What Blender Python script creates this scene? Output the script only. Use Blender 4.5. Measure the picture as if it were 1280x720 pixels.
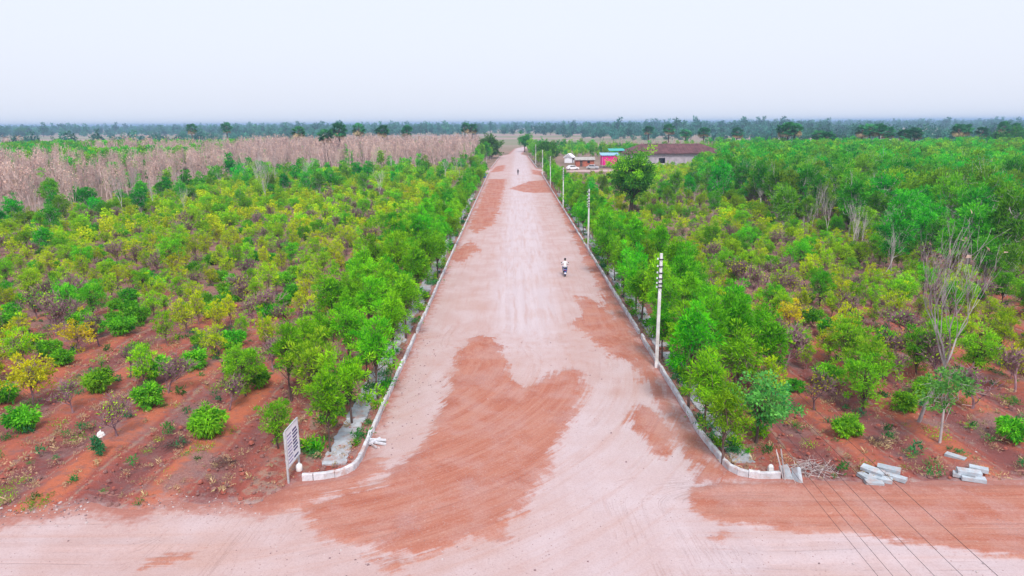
import bpy, math, random
import numpy as np
from mathutils import Matrix, Vector, Euler

for o in list(bpy.data.objects):
    bpy.data.objects.remove(o)
SC = bpy.context.scene
COL = SC.collection
R = math.radians
PI = math.pi

# ------------------------------------------------------------------ camera
CAM_H = 15.0
PITCH = math.atan(206.0 / 853.0)
ROLL = R(0.38)
cam_data = bpy.data.cameras.new('camera')
cam_data.lens = 24.0
cam_data.sensor_width = 36.0
cam_data.clip_start = 0.1
cam_data.clip_end = 30000.0
cam = bpy.data.objects.new('camera', cam_data)
COL.objects.link(cam)
CAM_ROT = Matrix.Rotation(PI / 2 - PITCH, 3, 'X') @ Matrix.Rotation(-ROLL, 3, 'Z')
cam.matrix_world = Matrix.Translation((0, 0, CAM_H)) @ CAM_ROT.to_4x4()
SC.camera = cam

# ------------------------------------------------------------------ sky, sun, exposure
SUN_EL = R(52)
SUN_AZ = R(170)          # clockwise from the road's direction (+Y): behind the camera's right shoulder
w = bpy.data.worlds.new('World')
SC.world = w
w.use_nodes = True
nt = w.node_tree
nt.nodes.clear()
out = nt.nodes.new('ShaderNodeOutputWorld')
sky = nt.nodes.new('ShaderNodeTexSky')
sky.sky_type = 'NISHITA'
sky.sun_disc = False
sky.sun_elevation = SUN_EL
sky.sun_rotation = SUN_AZ
sky.air_density = 1.0
sky.dust_density = 5.0
sky.ozone_density = 1.0
bg1 = nt.nodes.new('ShaderNodeBackground')
bg1.inputs['Strength'].default_value = 0.10
nt.links.new(sky.outputs[0], bg1.inputs['Color'])
bg2 = nt.nodes.new('ShaderNodeBackground')           # the even veil of high haze over the whole sky
bg2.inputs['Color'].default_value = (0.81, 0.85, 0.965, 1)
bg2.inputs['Strength'].default_value = 0.96
mx = nt.nodes.new('ShaderNodeMixShader')
mx.inputs[0].default_value = 0.80
nt.links.new(bg1.outputs[0], mx.inputs[1])
nt.links.new(bg2.outputs[0], mx.inputs[2])
nt.links.new(mx.outputs[0], out.inputs['Surface'])

sun_d = bpy.data.lights.new('sun', 'SUN')
sun_d.energy = 2.3
sun_d.angle = R(12)
sun_d.color = (1.0, 0.93, 0.86)
sun = bpy.data.objects.new('sun', sun_d)
COL.objects.link(sun)
sdir = Vector((math.sin(SUN_AZ) * math.cos(SUN_EL), math.cos(SUN_AZ) * math.cos(SUN_EL), math.sin(SUN_EL)))
sun.rotation_euler = sdir.to_track_quat('Z', 'Y').to_euler()

SC.view_settings.view_transform = 'Standard'
SC.view_settings.look = 'None'
SC.view_settings.gamma = 1.0
SC.view_settings.exposure = 0.38
SC.view_settings.use_curve_mapping = False
SC.render.engine = 'CYCLES'
SC.cycles.use_denoising = True
SC.cycles.max_bounces = 6
SC.cycles.diffuse_bounces = 3
SC.cycles.glossy_bounces = 2
SC.cycles.transmission_bounces = 3
SC.cycles.volume_bounces = 0
SC.cycles.transparent_max_bounces = 8
SC.cycles.caustics_reflective = False
SC.cycles.caustics_refractive = False

# ------------------------------------------------------------------ measuring
def ray(px, py):
    return CAM_ROT @ Vector(((px - 640) / 853.0, -(py - 360) / 853.0, -1.0))

def g(px, py, z=0.0):
    """Where the sight line through a point of the 1280x720 photograph meets the plane at height z."""
    d = ray(px, py)
    t = (z - CAM_H) / d.z
    return Vector((d.x * t, d.y * t, z))

def gp(pts):
    return np.array([g(*p)[:2] for p in pts])

def project(x, y, z):
    v = CAM_ROT.transposed() @ Vector((x, y, z - CAM_H))
    if v.z > -0.5:
        return None
    return (640 + 853 * v.x / -v.z, 360 - 853 * v.y / -v.z)

def sdf_poly(P, X, Y):
    """Signed distance to polygon P (positive inside)."""
    X = np.asarray(X, float); Y = np.asarray(Y, float)
    d2 = np.full(X.shape, 1e18)
    ins = np.zeros(X.shape, bool)
    n = len(P)
    for i in range(n):
        ax, ay = P[i]; bx, by = P[(i + 1) % n]
        ex, ey = bx - ax, by - ay
        L = ex * ex + ey * ey + 1e-12
        t = np.clip(((X - ax) * ex + (Y - ay) * ey) / L, 0, 1)
        dx = X - ax - t * ex; dy = Y - ay - t * ey
        d2 = np.minimum(d2, dx * dx + dy * dy)
        c = ((ay > Y) != (by > Y))
        with np.errstate(divide='ignore', invalid='ignore'):
            xi = ex * (Y - ay) / (ey if abs(ey) > 1e-9 else 1e-9) + ax
        ins ^= c & (X < xi)
    d = np.sqrt(d2)
    return np.where(ins, d, -d)

def smooth(a, b, x):
    t = np.clip((x - a) / (b - a), 0, 1)
    return t * t * (3 - 2 * t)

def vnoise(X, Y, s, seed=0):
    """Cheap value noise, 0..1."""
    X = np.asarray(X) / s; Y = np.asarray(Y) / s
    xi = np.floor(X); yi = np.floor(Y)
    xf = X - xi; yf = Y - yi
    xf = xf * xf * (3 - 2 * xf); yf = yf * yf * (3 - 2 * yf)
    def h(a, b):
        v = np.sin(a * 127.1 + b * 311.7 + seed * 74.7) * 43758.5453
        return v - np.floor(v)
    return (h(xi, yi) * (1 - xf) + h(xi + 1, yi) * xf) * (1 - yf) + (h(xi, yi + 1) * (1 - xf) + h(xi + 1, yi + 1) * xf) * yf

# ------------------------------------------------------------------ materials
MATS = {}
class NB:
    """A small node-tree writer."""
    def __init__(self, name):
        m = bpy.data.materials.new(name); m.use_nodes = True
        self.m = m; self.t = m.node_tree; self.t.nodes.clear()
        self.out = self.n('ShaderNodeOutputMaterial')
        MATS[name] = m
    def n(self, typ, **kw):
        nd = self.t.nodes.new(typ)
        for k, v in kw.items():
            setattr(nd, k, v)
        return nd
    def l(self, a, b):
        self.t.links.new(a, b)
    def val(self, sock, v):
        if isinstance(v, bpy.types.NodeSocket): self.l(v, sock)
        else: sock.default_value = v
    def mix(self, f, a, b, mode='MIX'):
        nd = self.n('ShaderNodeMix', data_type='RGBA', blend_type=mode)
        self.val(nd.inputs[0], f)
        for s, v in ((nd.inputs[6], a), (nd.inputs[7], b)):
            if isinstance(v, tuple): v = (*v[:3], 1.0)
            self.val(s, v)
        return nd.outputs[2]
    def math(self, op, a, b=0.0, c=0.0, clamp=False):
        nd = self.n('ShaderNodeMath', operation=op, use_clamp=clamp)
        self.val(nd.inputs[0], a); self.val(nd.inputs[1], b); self.val(nd.inputs[2], c)
        return nd.outputs[0]
    def step(self, x, a, b):
        nd = self.n('ShaderNodeMapRange', interpolation_type='SMOOTHSTEP')
        self.val(nd.inputs[0], x); self.val(nd.inputs[1], a); self.val(nd.inputs[2], b)
        return nd.outputs[0]
    def attr(self, name):
        return self.n('ShaderNodeAttribute', attribute_name=name).outputs['Fac']
    def pos(self):
        return self.n('ShaderNodeNewGeometry').outputs['Position']
    def scale(self, v, s):
        nd = self.n('ShaderNodeVectorMath', operation='MULTIPLY')
        self.l(v, nd.inputs[0]); nd.inputs[1].default_value = s
        return nd.outputs[0]
    def noise(self, v, s, detail=4.0, rough=0.55, dist=0.0):
        nd = self.n('ShaderNodeTexNoise')
        if v is not None: self.l(v, nd.inputs['Vector'])
        nd.inputs['Scale'].default_value = s; nd.inputs['Detail'].default_value = detail
        nd.inputs['Roughness'].default_value = rough; nd.inputs['Distortion'].default_value = dist
        return nd.outputs['Fac']
    def bsdf(self, col, rough=0.9, bump=None, strength=0.5, dist=0.05, spec=0.2, **kw):
        b = self.n('ShaderNodeBsdfPrincipled')
        if isinstance(col, tuple): col = (*col[:3], 1.0)
        self.val(b.inputs['Base Color'], col)
        self.val(b.inputs['Roughness'], rough)
        b.inputs['Specular IOR Level'].default_value = spec
        for k, v in kw.items(): b.inputs[k].default_value = v
        if bump is not None:
            bn = self.n('ShaderNodeBump'); bn.inputs['Strength'].default_value = strength; bn.inputs['Distance'].default_value = dist
            self.l(bump, bn.inputs['Height']); self.l(bn.outputs[0], b.inputs['Normal'])
        self.l(b.outputs[0], self.out.inputs['Surface'])
        return b

def mat_plain(name, col, rough=0.8, var=0.15, scale=6.0, spec=0.3, metal=0.0):
    b = NB(name)
    tc = b.n('ShaderNodeTexCoord').outputs['Object']
    n = b.noise(tc, scale)
    dark = tuple(c * (1 - var) for c in col); lite = tuple(min(1, c * (1 + var)) for c in col)
    c = b.mix(b.step(n, 0.3, 0.7), dark, lite)
    p = b.bsdf(c, rough, n, 0.25, 0.01, spec)
    p.inputs['Metallic'].default_value = metal
    return b.m

def mat_leaf(name, a, c, hue=0.03, valv=0.35, trans=0.42, rough=0.55):
    """Foliage: each leaf lies somewhere between two colours, each plant shifts a little."""
    b = NB(name)
    sh = b.attr('shade')
    col = b.mix(sh, a, c)
    rnd = b.n('ShaderNodeObjectInfo').outputs['Random']
    hs = b.n('ShaderNodeHueSaturation')
    b.l(col, hs.inputs['Color'])
    b.l(b.math('MULTIPLY_ADD', rnd, 2 * hue, 0.5 - hue), hs.inputs['Hue'])
    r2 = b.math('FRACT', b.math('MULTIPLY', rnd, 7.31))
    b.l(b.math('MULTIPLY_ADD', r2, 2 * valv, 1 - valv), hs.inputs['Value'])
    d = b.n('ShaderNodeBsdfPrincipled')
    d.inputs['Roughness'].default_value = rough; d.inputs['Specular IOR Level'].default_value = 0.10
    b.l(hs.outputs[0], d.inputs['Base Color'])
    t = b.n('ShaderNodeBsdfTranslucent'); b.l(hs.outputs[0], t.inputs['Color'])
    m = b.n('ShaderNodeMixShader'); m.inputs[0].default_value = trans
    b.l(d.outputs[0], m.inputs[1]); b.l(t.outputs[0], m.inputs[2])
    b.l(m.outputs[0], b.out.inputs['Surface'])
    return b.m

def mat_bark(name, a, c, scale=5.0):
    b = NB(name)
    tc = b.n('ShaderNodeTexCoord').outputs['Object']
    n = b.noise(b.scale(tc, (1, 1, 0.25)), scale, 5)
    rnd = b.n('ShaderNodeObjectInfo').outputs['Random']
    c0 = b.mix(b.step(n, 0.3, 0.7), a, c)
    hs = b.n('ShaderNodeHueSaturation'); b.l(c0, hs.inputs['Color'])
    b.l(b.math('MULTIPLY_ADD', rnd, 0.5, 0.75), hs.inputs['Value'])
    b.bsdf(hs.outputs[0], 0.9, n, 0.5, 0.02, 0.1)
    return b.m

mat_leaf('leaf_avenue', (0.04, 0.25, 0.008), (0.29, 0.76, 0.016), 0.03, 0.28)
mat_leaf('leaf_mango', (0.015, 0.22, 0.015), (0.30, 0.80, 0.03), 0.02, 0.20)
mat_leaf('leaf_yellowgreen', (0.18, 0.43, 0.008), (0.67, 0.85, 0.018), 0.04, 0.25)
mat_leaf('leaf_yellow', (0.38, 0.40, 0.010), (0.85, 0.72, 0.02), 0.02, 0.15)
mat_leaf('leaf_olive', (0.08, 0.32, 0.012), (0.38, 0.74, 0.025), 0.035, 0.30)
mat_leaf('leaf_forest', (0.035, 0.25, 0.020), (0.24, 0.68, 0.032), 0.045, 0.32)
mat_leaf('leaf_blue', (0.04, 0.28, 0.07), (0.20, 0.62, 0.11), 0.02, 0.2)
mat_leaf('leaf_dark', (0.018, 0.11, 0.018), (0.11, 0.36, 0.030), 0.02, 0.25)
mat_leaf('leaf_palm', (0.012, 0.13, 0.05), (0.06, 0.30, 0.09), 0.015, 0.25, 0.2)
mat_leaf('leaf_dry', (0.42, 0.28, 0.23), (0.76, 0.54, 0.46), 0.02, 0.28, 0.25)
mat_leaf('leaf_far_hazed', (0.02, 0.12, 0.09), (0.09, 0.28, 0.19), 0.03, 0.40, 0.2)  # blue-green tint paints part of the distance haze into the leaves
mat_leaf('leaf_weed', (0.02, 0.18, 0.05), (0.10, 0.36, 0.08), 0.04, 0.3)
mat_leaf('leaf_straw', (0.34, 0.24, 0.14), (0.60, 0.45, 0.26), 0.02, 0.25, 0.2)
mat_bark('bark_brown', (0.07, 0.045, 0.04), (0.18, 0.12, 0.11))
mat_bark('bark_twig', (0.16, 0.09, 0.11), (0.36, 0.22, 0.25))
mat_bark('bark_grey', (0.36, 0.32, 0.33), (0.60, 0.54, 0.54))
mat_bark('bark_ash', (0.24, 0.21, 0.22), (0.42, 0.38, 0.39))
mat_bark('bark_pink', (0.34, 0.24, 0.23), (0.74, 0.60, 0.57))
def mat_concrete(name, col, dust, amount, scale=3.0):
    b = NB(name)
    P = b.pos()
    n = b.noise(P, scale, 6, 0.65); n2 = b.noise(P, scale * 6, 5, 0.7)
    c = b.mix(b.step(n, 0.3, 0.7), tuple(v * 0.80 for v in col), tuple(min(1, v * 1.12) for v in col))
    rnd = b.n('ShaderNodeObjectInfo').outputs['Random']
    hs = b.n('ShaderNodeHueSaturation'); b.l(c, hs.inputs['Color']); b.l(b.math('MULTIPLY_ADD', rnd, 0.26, 0.87), hs.inputs['Value'])
    c = b.mix(b.math('MULTIPLY', b.step(b.noise(P, scale * 0.6, 6, 0.7), 0.48, 0.66), amount), hs.outputs[0], dust)
    c = b.mix(b.math('MULTIPLY', b.step(n2, 0.55, 0.72), 0.35), c, tuple(v * 0.5 for v in col))
    b.bsdf(c, 0.9, n2, 0.5, 0.02, 0.15)
mat_concrete('concrete_kerb', (0.60, 0.61, 0.66), (0.46, 0.29, 0.25), 0.75)
mat_concrete('concrete_slab', (0.40, 0.42, 0.47), (0.38, 0.20, 0.16), 0.8, 2.0)
mat_concrete('concrete_pole', (0.70, 0.70, 0.73), (0.50, 0.42, 0.40), 0.4, 2.0)
mat_concrete('concrete_block', (0.42, 0.48, 0.54), (0.46, 0.30, 0.26), 0.55)
mat_plain('dark_metal', (0.03, 0.03, 0.035), 0.5, 0.2, 8.0)
mat_plain('galvanised', (0.45, 0.47, 0.50), 0.45, 0.15, 8.0, 0.5)
mat_plain('board_white', (0.84, 0.85, 0.93), 0.5, 0.05, 3.0)
mat_plain('print_blue', (0.035, 0.03, 0.16), 0.5, 0.2, 9.0)
mat_plain('print_violet', (0.22, 0.20, 0.48), 0.5, 0.2, 9.0)
mat_plain('white_plastic', (0.82, 0.82, 0.82), 0.4, 0.05, 4.0)
mat_plain('rubber', (0.02, 0.02, 0.022), 0.8, 0.2, 9.0)
mat_plain('paint_blue', (0.06, 0.13, 0.42), 0.35, 0.1, 5.0, 0.5)
mat_plain('chrome', (0.55, 0.56, 0.58), 0.25, 0.05, 5.0, 0.5, 0.8)
mat_plain('tail_red', (0.5, 0.02, 0.02), 0.3, 0.05)
mat_plain('lens_clear', (0.75, 0.75, 0.72), 0.15, 0.05)
mat_plain('skin', (0.22, 0.11, 0.07), 0.6, 0.1, 9.0)
mat_plain('hair_black', (0.012, 0.010, 0.010), 0.6, 0.2, 9.0)
mat_plain('cloth_white', (0.80, 0.81, 0.86), 0.9, 0.06, 9.0)
mat_plain('cloth_blue', (0.07, 0.13, 0.30), 0.9, 0.12, 9.0)
mat_plain('cloth_dark', (0.03, 0.025, 0.03), 0.9, 0.15, 9.0)
mat_plain('tarp_blue', (0.05, 0.13, 0.55), 0.6, 0.15, 3.0)
mat_plain('wire_black', (0.02, 0.02, 0.025), 0.6, 0.1)
mat_plain('roof_rust', (0.13, 0.055, 0.06), 0.85, 0.30, 0.5)
mat_plain('wall_lilac', (0.43, 0.39, 0.45), 0.9, 0.15, 0.8)
mat_plain('cloth_magenta', (0.72, 0.02, 0.26), 0.8, 0.2, 1.0)
mat_plain('roof_blue', (0.25, 0.48, 0.80), 0.6, 0.1, 1.0)
mat_plain('sheet_teal', (0.05, 0.40, 0.38), 0.6, 0.1, 1.0)
mat_plain('thatch_grey', (0.38, 0.36, 0.34), 0.95, 0.25, 2.0)
mat_plain('brick_red', (0.45, 0.14, 0.09), 0.9, 0.25, 2.0)
mat_plain('window_dark', (0.015, 0.015, 0.02), 0.3, 0.1)
mat_plain('glass_dark', (0.04, 0.05, 0.06), 0.12, 0.1, 3.0, 0.5)
mat_plain('car_white', (0.78, 0.79, 0.82), 0.3, 0.04, 2.0, 0.5)
mat_plain('stone_pale', (0.50, 0.42, 0.42), 0.9, 0.3, 5.0)
mat_plain('stone_dark', (0.24, 0.16, 0.17), 0.9, 0.3, 5.0)

# ------------------------------------------------------------------ mesh helpers
class MB:
    """Collects quads (triangles as quads with three corners) and links them as ONE mesh."""
    def __init__(self):
        self.v = []; self.q = []; self.m = []; self.s = []; self.n = 0; self.mats = []
    def mi(self, mat):
        if mat not in self.mats: self.mats.append(mat)
        return self.mats.index(mat)
    def add(self, verts, quads, mat, shade=0.5):
        verts = np.asarray(verts, float).reshape(-1, 3); quads = np.asarray(quads, int).reshape(-1, 4)
        self.v.append(verts); self.q.append(quads + self.n); self.n += len(verts)
        self.m.append(np.full(len(quads), self.mi(mat)))
        self.s.append(np.full(len(verts), shade) if np.isscalar(shade) else np.asarray(shade, float))
        return self
    def box(self, c, s, mat, rot=None, taper=1.0):
        x, y, z = (d / 2 for d in s)
        v = np.array([(-x, -y, -z), (x, -y, -z), (x, y, -z), (-x, y, -z), (-x * taper, -y * taper, z), (x * taper, -y * taper, z), (x * taper, y * taper, z), (-x * taper, y * taper, z)])
        if rot is not None: v = v @ np.array(Euler(rot).to_matrix()).T
        return self.add(v + np.array(c), [(3, 2, 1, 0), (4, 5, 6, 7), (0, 1, 5, 4), (1, 2, 6, 5), (2, 3, 7, 6), (3, 0, 4, 7)], mat)
    def tube(self, pts, rad, mat, k=5, cap=True):
        pts = [np.array(p, float) for p in pts]
        if np.isscalar(rad): rad = [rad] * len(pts)
        vs = []
        for i, p in enumerate(pts):
            d = pts[min(i + 1, len(pts) - 1)] - pts[max(i - 1, 0)]
            d = d / (np.linalg.norm(d) + 1e-9)
            a = np.cross(d, (0.31, 0.95, 0.05) if abs(d[1]) < 0.9 else (1, 0.1, 0)); a /= np.linalg.norm(a) + 1e-9
            b = np.cross(d, a)
            for j in range(k):
                t = 2 * PI * j / k
                vs.append(p + rad[i] * (math.cos(t) * a + math.sin(t) * b))
        qs = [(i * k + j, i * k + (j + 1) % k, (i + 1) * k + (j + 1) % k, (i + 1) * k + j) for i in range(len(pts) - 1) for j in range(k)]
        if cap:
            for e in (0, len(pts) - 1):
                vs.append(pts[e]); c = len(vs) - 1
                for j in range(0, k):
                    a_, b_ = e * k + j, e * k + (j + 1) % k
                    qs.append((c, b_, a_, -1) if e == 0 else (c, a_, b_, -1))
        qs = np.array(qs)
        if (qs[:, 3] < 0).any():
            base = self.n
            # triangles: kept as -1 until build
            q2 = qs.copy(); tri = q2[:, 3] < 0
            q2[tri, 3] = -1 - base
            return self.add(vs, q2, mat)
        return self.add(vs, qs, mat)
    def lathe(self, prof, mat, k=12, c=(0, 0, 0)):
        vs = []; qs = []
        for r, z in prof:
            for j in range(k):
                t = 2 * PI * j / k
                vs.append((c[0] + r * math.cos(t), c[1] + r * math.sin(t), c[2] + z))
        for i in range(len(prof) - 1):
            for j in range(k):
                qs.append((i * k + j, i * k + (j + 1) % k, (i + 1) * k + (j + 1) % k, (i + 1) * k + j))
        return self.add(vs, qs, mat)
    def prism(self, poly, axis, a, b, mat):
        """A flat outline (list of 2-D points) given depth a..b along an axis 'x' or 'y' or 'z'."""
        n = len(poly)
        def P(u, v, d): return {'x': (d, u, v), 'y': (u, d, v), 'z': (u, v, d)}[axis]
        vs = [P(u, v, a) for u, v in poly] + [P(u, v, b) for u, v in poly]
        cx = sum(p[0] for p in poly) / n; cy = sum(p[1] for p in poly) / n
        vs += [P(cx, cy, a), P(cx, cy, b)]
        base = self.n
        qs = [(i, (i + 1) % n, n + (i + 1) % n, n + i) for i in range(n)]
        qs += [(2 * n, (i + 1) % n, i, -1 - base) for i in range(n)] + [(2 * n + 1, n + i, n + (i + 1) % n, -1 - base) for i in range(n)]
        return self.add(vs, qs, mat)
    def arrays(self):
        return np.concatenate(self.v), np.concatenate(self.q), np.concatenate(self.m), np.concatenate(self.s)
    def merge(self, other):
        v, q, m, s = other.arrays()
        remap = np.array([self.mi(x) for x in other.mats])
        q = np.where(q < 0, -1, q + self.n)
        self.v.append(v); self.q.append(q); self.m.append(remap[m]); self.s.append(s); self.n += len(v)
        return self
    def mesh(self, name, smooth_shade=False):
        v, q, m, s = self.arrays()
        me = bpy.data.meshes.new(name)
        tri = q[:, 3] < 0
        cnt = np.where(tri, 3, 4)
        flat = q.reshape(-1)[(np.arange(4)[None, :] < cnt[:, None]).reshape(-1)]
        me.vertices.add(len(v)); me.vertices.foreach_set('co', v.astype(np.float32).reshape(-1))
        me.loops.add(len(flat)); me.loops.foreach_set('vertex_index', flat.astype(np.int32))
        me.polygons.add(len(q))
        st = np.concatenate([[0], np.cumsum(cnt)[:-1]])
        me.polygons.foreach_set('loop_start', st.astype(np.int32))
        me.polygons.foreach_set('material_index', m.astype(np.int32))
        me.polygons.foreach_set('use_smooth', np.full(len(q), bool(smooth_shade)))
        at = me.attributes.new('shade', 'FLOAT', 'POINT'); at.data.foreach_set('value', s.astype(np.float32))
        for x in self.mats: me.materials.append(MATS[x])
        me.update(calc_edges=True); me.validate()
        return me
    def build(self, name, parent=None, smooth_shade=False):
        return link(name, self.mesh(name, smooth_shade), parent)

def link(name, me, parent=None):
    o = bpy.data.objects.new(name, me); COL.objects.link(o)
    if parent is not None: o.parent = parent
    return o

def tag(o, label=None, cat=None, group=None, kind=None):
    if label: o['label'] = label
    if cat: o['category'] = cat
    if group: o['group'] = group
    if kind: o['kind'] = kind
    return o

def thing(name, label, cat, loc=(0, 0, 0), rz=0.0, group=None, scale=1.0):
    o = bpy.data.objects.new(name, None); COL.objects.link(o)
    o.empty_display_size = 0.1
    o.location = loc; o.rotation_euler = (0, 0, rz); o.scale = (scale,) * 3
    return tag(o, label, cat, group)

def copy_tree(o, parent=None):
    c = o.copy(); COL.objects.link(c); c.parent = parent
    for ch in o.children: copy_tree(ch, c)
    return c

# ------------------------------------------------------------------ the lie of the land
KL, KR = -6.95, 9.15           # road-side faces of the two kerbs
kerb_left_px = [(378, 601), (412, 598), (440, 589), (455, 571)]
kerb_right_px = [(976, 598), (945, 598), (918, 592), (901, 579)]
kerb_left = [g(*p) for p in kerb_left_px] + [Vector((KL, 31.5, 0)), Vector((KL, 216, 0))]
kerb_right = [g(*p) for p in kerb_right_px] + [Vector((KR, 31.0, 0)), Vector((KR, 214, 0))]

ROAD = [(-400, -60), (400, -60), (400, 28.0)]
ROAD += [tuple(g(*p)[:2]) for p in ((1280, 606), (1120, 609), (1000, 606), (976, 601), (945, 601), (918, 595), (901, 582))]
ROAD += [(KR, 31), (KR, 214), (13, 216), (34, 218), (34, 228), (13, 226), (8.6, 232), (7.5, 330), (5, 345), (9, 420), (30, 520), (80, 700), (74, 702), (22, 524), (2.5, 424), (-1, 345), (-5, 330), (-6.95, 232), (-12, 226), (-60, 228), (-60, 220), (-12, 218), (KL, 216), (KL, 31.5)]
ROAD += [tuple(g(*p)[:2]) for p in ((455, 574), (440, 592), (412, 601), (378, 606), (330, 640), (285, 634), (240, 636), (205, 630), (172, 648), (140, 642), (100, 634), (60, 645), (25, 648), (0, 655))]
ROAD += [(-60, 20.5), (-400, 14)]
ROAD = np.array(ROAD)
YARD = np.array([(12, 196), (40, 196), (46, 232), (46, 300), (12, 300)])

def land(x, y):
    """Height of the land: flat by the camera, rising very slightly far away."""
    x = np.asarray(x, float); y = np.asarray(y, float)
    r = np.hypot(x, y)
    h = 4 * smooth(1500, 6500, r) + smooth(500, 1500, r) * 1.5 * (vnoise(x, y, 700, 3) - 0.5)
    return h

def rows(x, y):
    """Planting ridges parallel with the road on both sides."""
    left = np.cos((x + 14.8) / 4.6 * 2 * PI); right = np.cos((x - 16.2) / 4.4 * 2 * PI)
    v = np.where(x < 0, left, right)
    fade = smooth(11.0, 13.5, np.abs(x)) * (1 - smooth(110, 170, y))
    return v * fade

def grid(xs, ys):
    X, Y = np.meshgrid(xs, ys)
    n = len(xs)
    i = np.arange(len(ys) - 1)[:, None] * n + np.arange(n - 1)[None, :]
    q = np.stack([i, i + 1, i + n + 1, i + n], -1).reshape(-1, 4)
    return X.reshape(-1), Y.reshape(-1), q

def sheet(name, X, Y, Z, q, mat, attrs):
    me = bpy.data.meshes.new(name)
    me.vertices.add(len(X)); me.vertices.foreach_set('co', np.stack([X, Y, Z], -1).astype(np.float32).reshape(-1))
    me.loops.add(q.size); me.loops.foreach_set('vertex_index', q.reshape(-1).astype(np.int32))
    me.polygons.add(len(q)); me.polygons.foreach_set('loop_start', (np.arange(len(q)) * 4).astype(np.int32))
    me.polygons.foreach_set('use_smooth', np.ones(len(q), bool))
    for k, v in attrs.items():
        a = me.attributes.new(k, 'FLOAT', 'POINT'); a.data.foreach_set('value', v.astype(np.float32))
    me.materials.append(MATS[mat]); me.update(calc_edges=True)
    return tag(link(name, me), kind='structure')

def spread(a, b, step, grow, far):
    """Coordinates evenly spaced in a..b, then growing outwards to far."""
    out = list(np.arange(a, b, step)); s = step
    while out[-1] < far:
        s *= grow; out.append(min(out[-1] + s, far))
    return out

# ---- ground material: red ploughed soil by the rows, tan and green fields far off
b = NB('soil')
P = b.pos()
road_d = b.attr('road'); row = b.attr('row'); far = b.attr('far'); wood = b.attr('wood')
n_big = b.noise(b.scale(P, (1, 0.35, 1)), 0.16, 5)
n_streak = b.noise(b.scale(P, (1.6, 0.16, 1)), 1.0, 5, 0.6)
n_fine = b.noise(P, 2.2, 7, 0.65)
n_grit = b.noise(P, 14.0, 5, 0.7)
n_w = b.noise(b.scale(P, (1.0, 0.25, 1)), 0.8, 4)
rowx = b.math('ADD', row, b.math('MULTIPLY', b.math('SUBTRACT', n_w, 0.5), 1.3))
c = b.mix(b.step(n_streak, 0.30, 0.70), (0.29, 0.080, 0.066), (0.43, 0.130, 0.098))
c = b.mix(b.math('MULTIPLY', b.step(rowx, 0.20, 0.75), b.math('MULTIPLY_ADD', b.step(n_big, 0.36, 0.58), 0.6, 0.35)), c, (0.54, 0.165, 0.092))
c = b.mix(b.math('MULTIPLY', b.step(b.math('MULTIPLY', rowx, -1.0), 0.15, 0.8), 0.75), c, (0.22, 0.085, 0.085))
band = b.math('MULTIPLY', b.step(rowx, -0.12, 0.05), b.math('SUBTRACT', 1.0, b.step(rowx, 0.08, 0.28)))
c = b.mix(b.math('MULTIPLY', band, b.math('MULTIPLY', b.step(n_fine, 0.42, 0.58), 0.8)), c, (0.44, 0.31, 0.23))
c = b.mix(b.math('MULTIPLY', b.step(n_fine, 0.47, 0.68), 0.65), c, (0.22, 0.125, 0.125))
litter_shade = b.math('MULTIPLY', b.step(b.math('ADD', b.noise(P, 0.30, 5, 0.65), b.math('MULTIPLY', b.attr('deep'), 0.22)), 0.50, 0.66), 0.75)  # leaf litter, thickened deeper in the rows to paint in the dark understory shade
c = b.mix(litter_shade, c, b.mix(b.step(n_grit, 0.35, 0.62), (0.17, 0.10, 0.105), (0.36, 0.235, 0.225)))
c = b.mix(b.math('MULTIPLY', b.step(b.noise(P, 0.55, 6, 0.7), 0.62, 0.74), 0.7), c, (0.42, 0.31, 0.26))
edge = b.step(b.math('ADD', road_d, b.math('MULTIPLY', b.math('SUBTRACT', n_fine, 0.5), 2.6)), -1.3, 0.5)
c = b.mix(edge, c, (0.49, 0.345, 0.335))
c = b.mix(b.math('MULTIPLY', wood, 0.8), c, b.mix(b.step(n_big, 0.4, 0.6), (0.20, 0.16, 0.11), (0.32, 0.22, 0.17)))
n_f = b.noise(b.scale(P, (0.35, 1.0, 1)), 0.006, 3)
cf = b.mix(b.step(n_f, 0.40, 0.52), (0.40, 0.28, 0.26), (0.24, 0.24, 0.15))
cf = b.mix(b.step(n_f, 0.58, 0.64), cf, (0.46, 0.40, 0.35))
c = b.mix(far, c, cf)
c = b.mix(b.math('MULTIPLY', b.step(n_grit, 0.35, 0.75), 0.35), c, b.mix(1.0, c, (0.55, 0.50, 0.50), 'MULTIPLY'))
hgt = b.math('ADD', b.math('MULTIPLY', n_fine, 0.7), b.math('MULTIPLY', n_grit, 0.3))
b.bsdf(c, 0.95, hgt, 1.0, 0.2, 0.1)

xs_r = spread(0, 36, 0.30, 1.07, 7800); xs_ = np.array([-v for v in xs_r[:0:-1]] + xs_r)
ys_ = np.array([-150, -90, -50, -20, 0, 10, 15] + spread(18, 75, 0.30, 1.03, 8500))
X, Y, q = grid(xs_, ys_)
rd = sdf_poly(ROAD, X, Y)
rw = rows(X, Y)
out_of_road = smooth(0.0, 1.6, -rd)
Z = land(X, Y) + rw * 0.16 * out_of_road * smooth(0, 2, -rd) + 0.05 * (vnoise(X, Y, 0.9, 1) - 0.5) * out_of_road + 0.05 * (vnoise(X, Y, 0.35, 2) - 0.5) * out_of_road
Z = Z - 0.06 * smooth(-0.5, 0.6, rd)
Z -= 0.03
farm = smooth(330, 520, np.hypot(X, Y))
woodm = smooth(70, 130, Y) * (1 - farm)
sheet('ground', X, Y, Z, q, 'soil', {'road': rd, 'row': rw, 'far': farm, 'wood': woodm, 'deep': smooth(40, 75, Y)})

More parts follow.
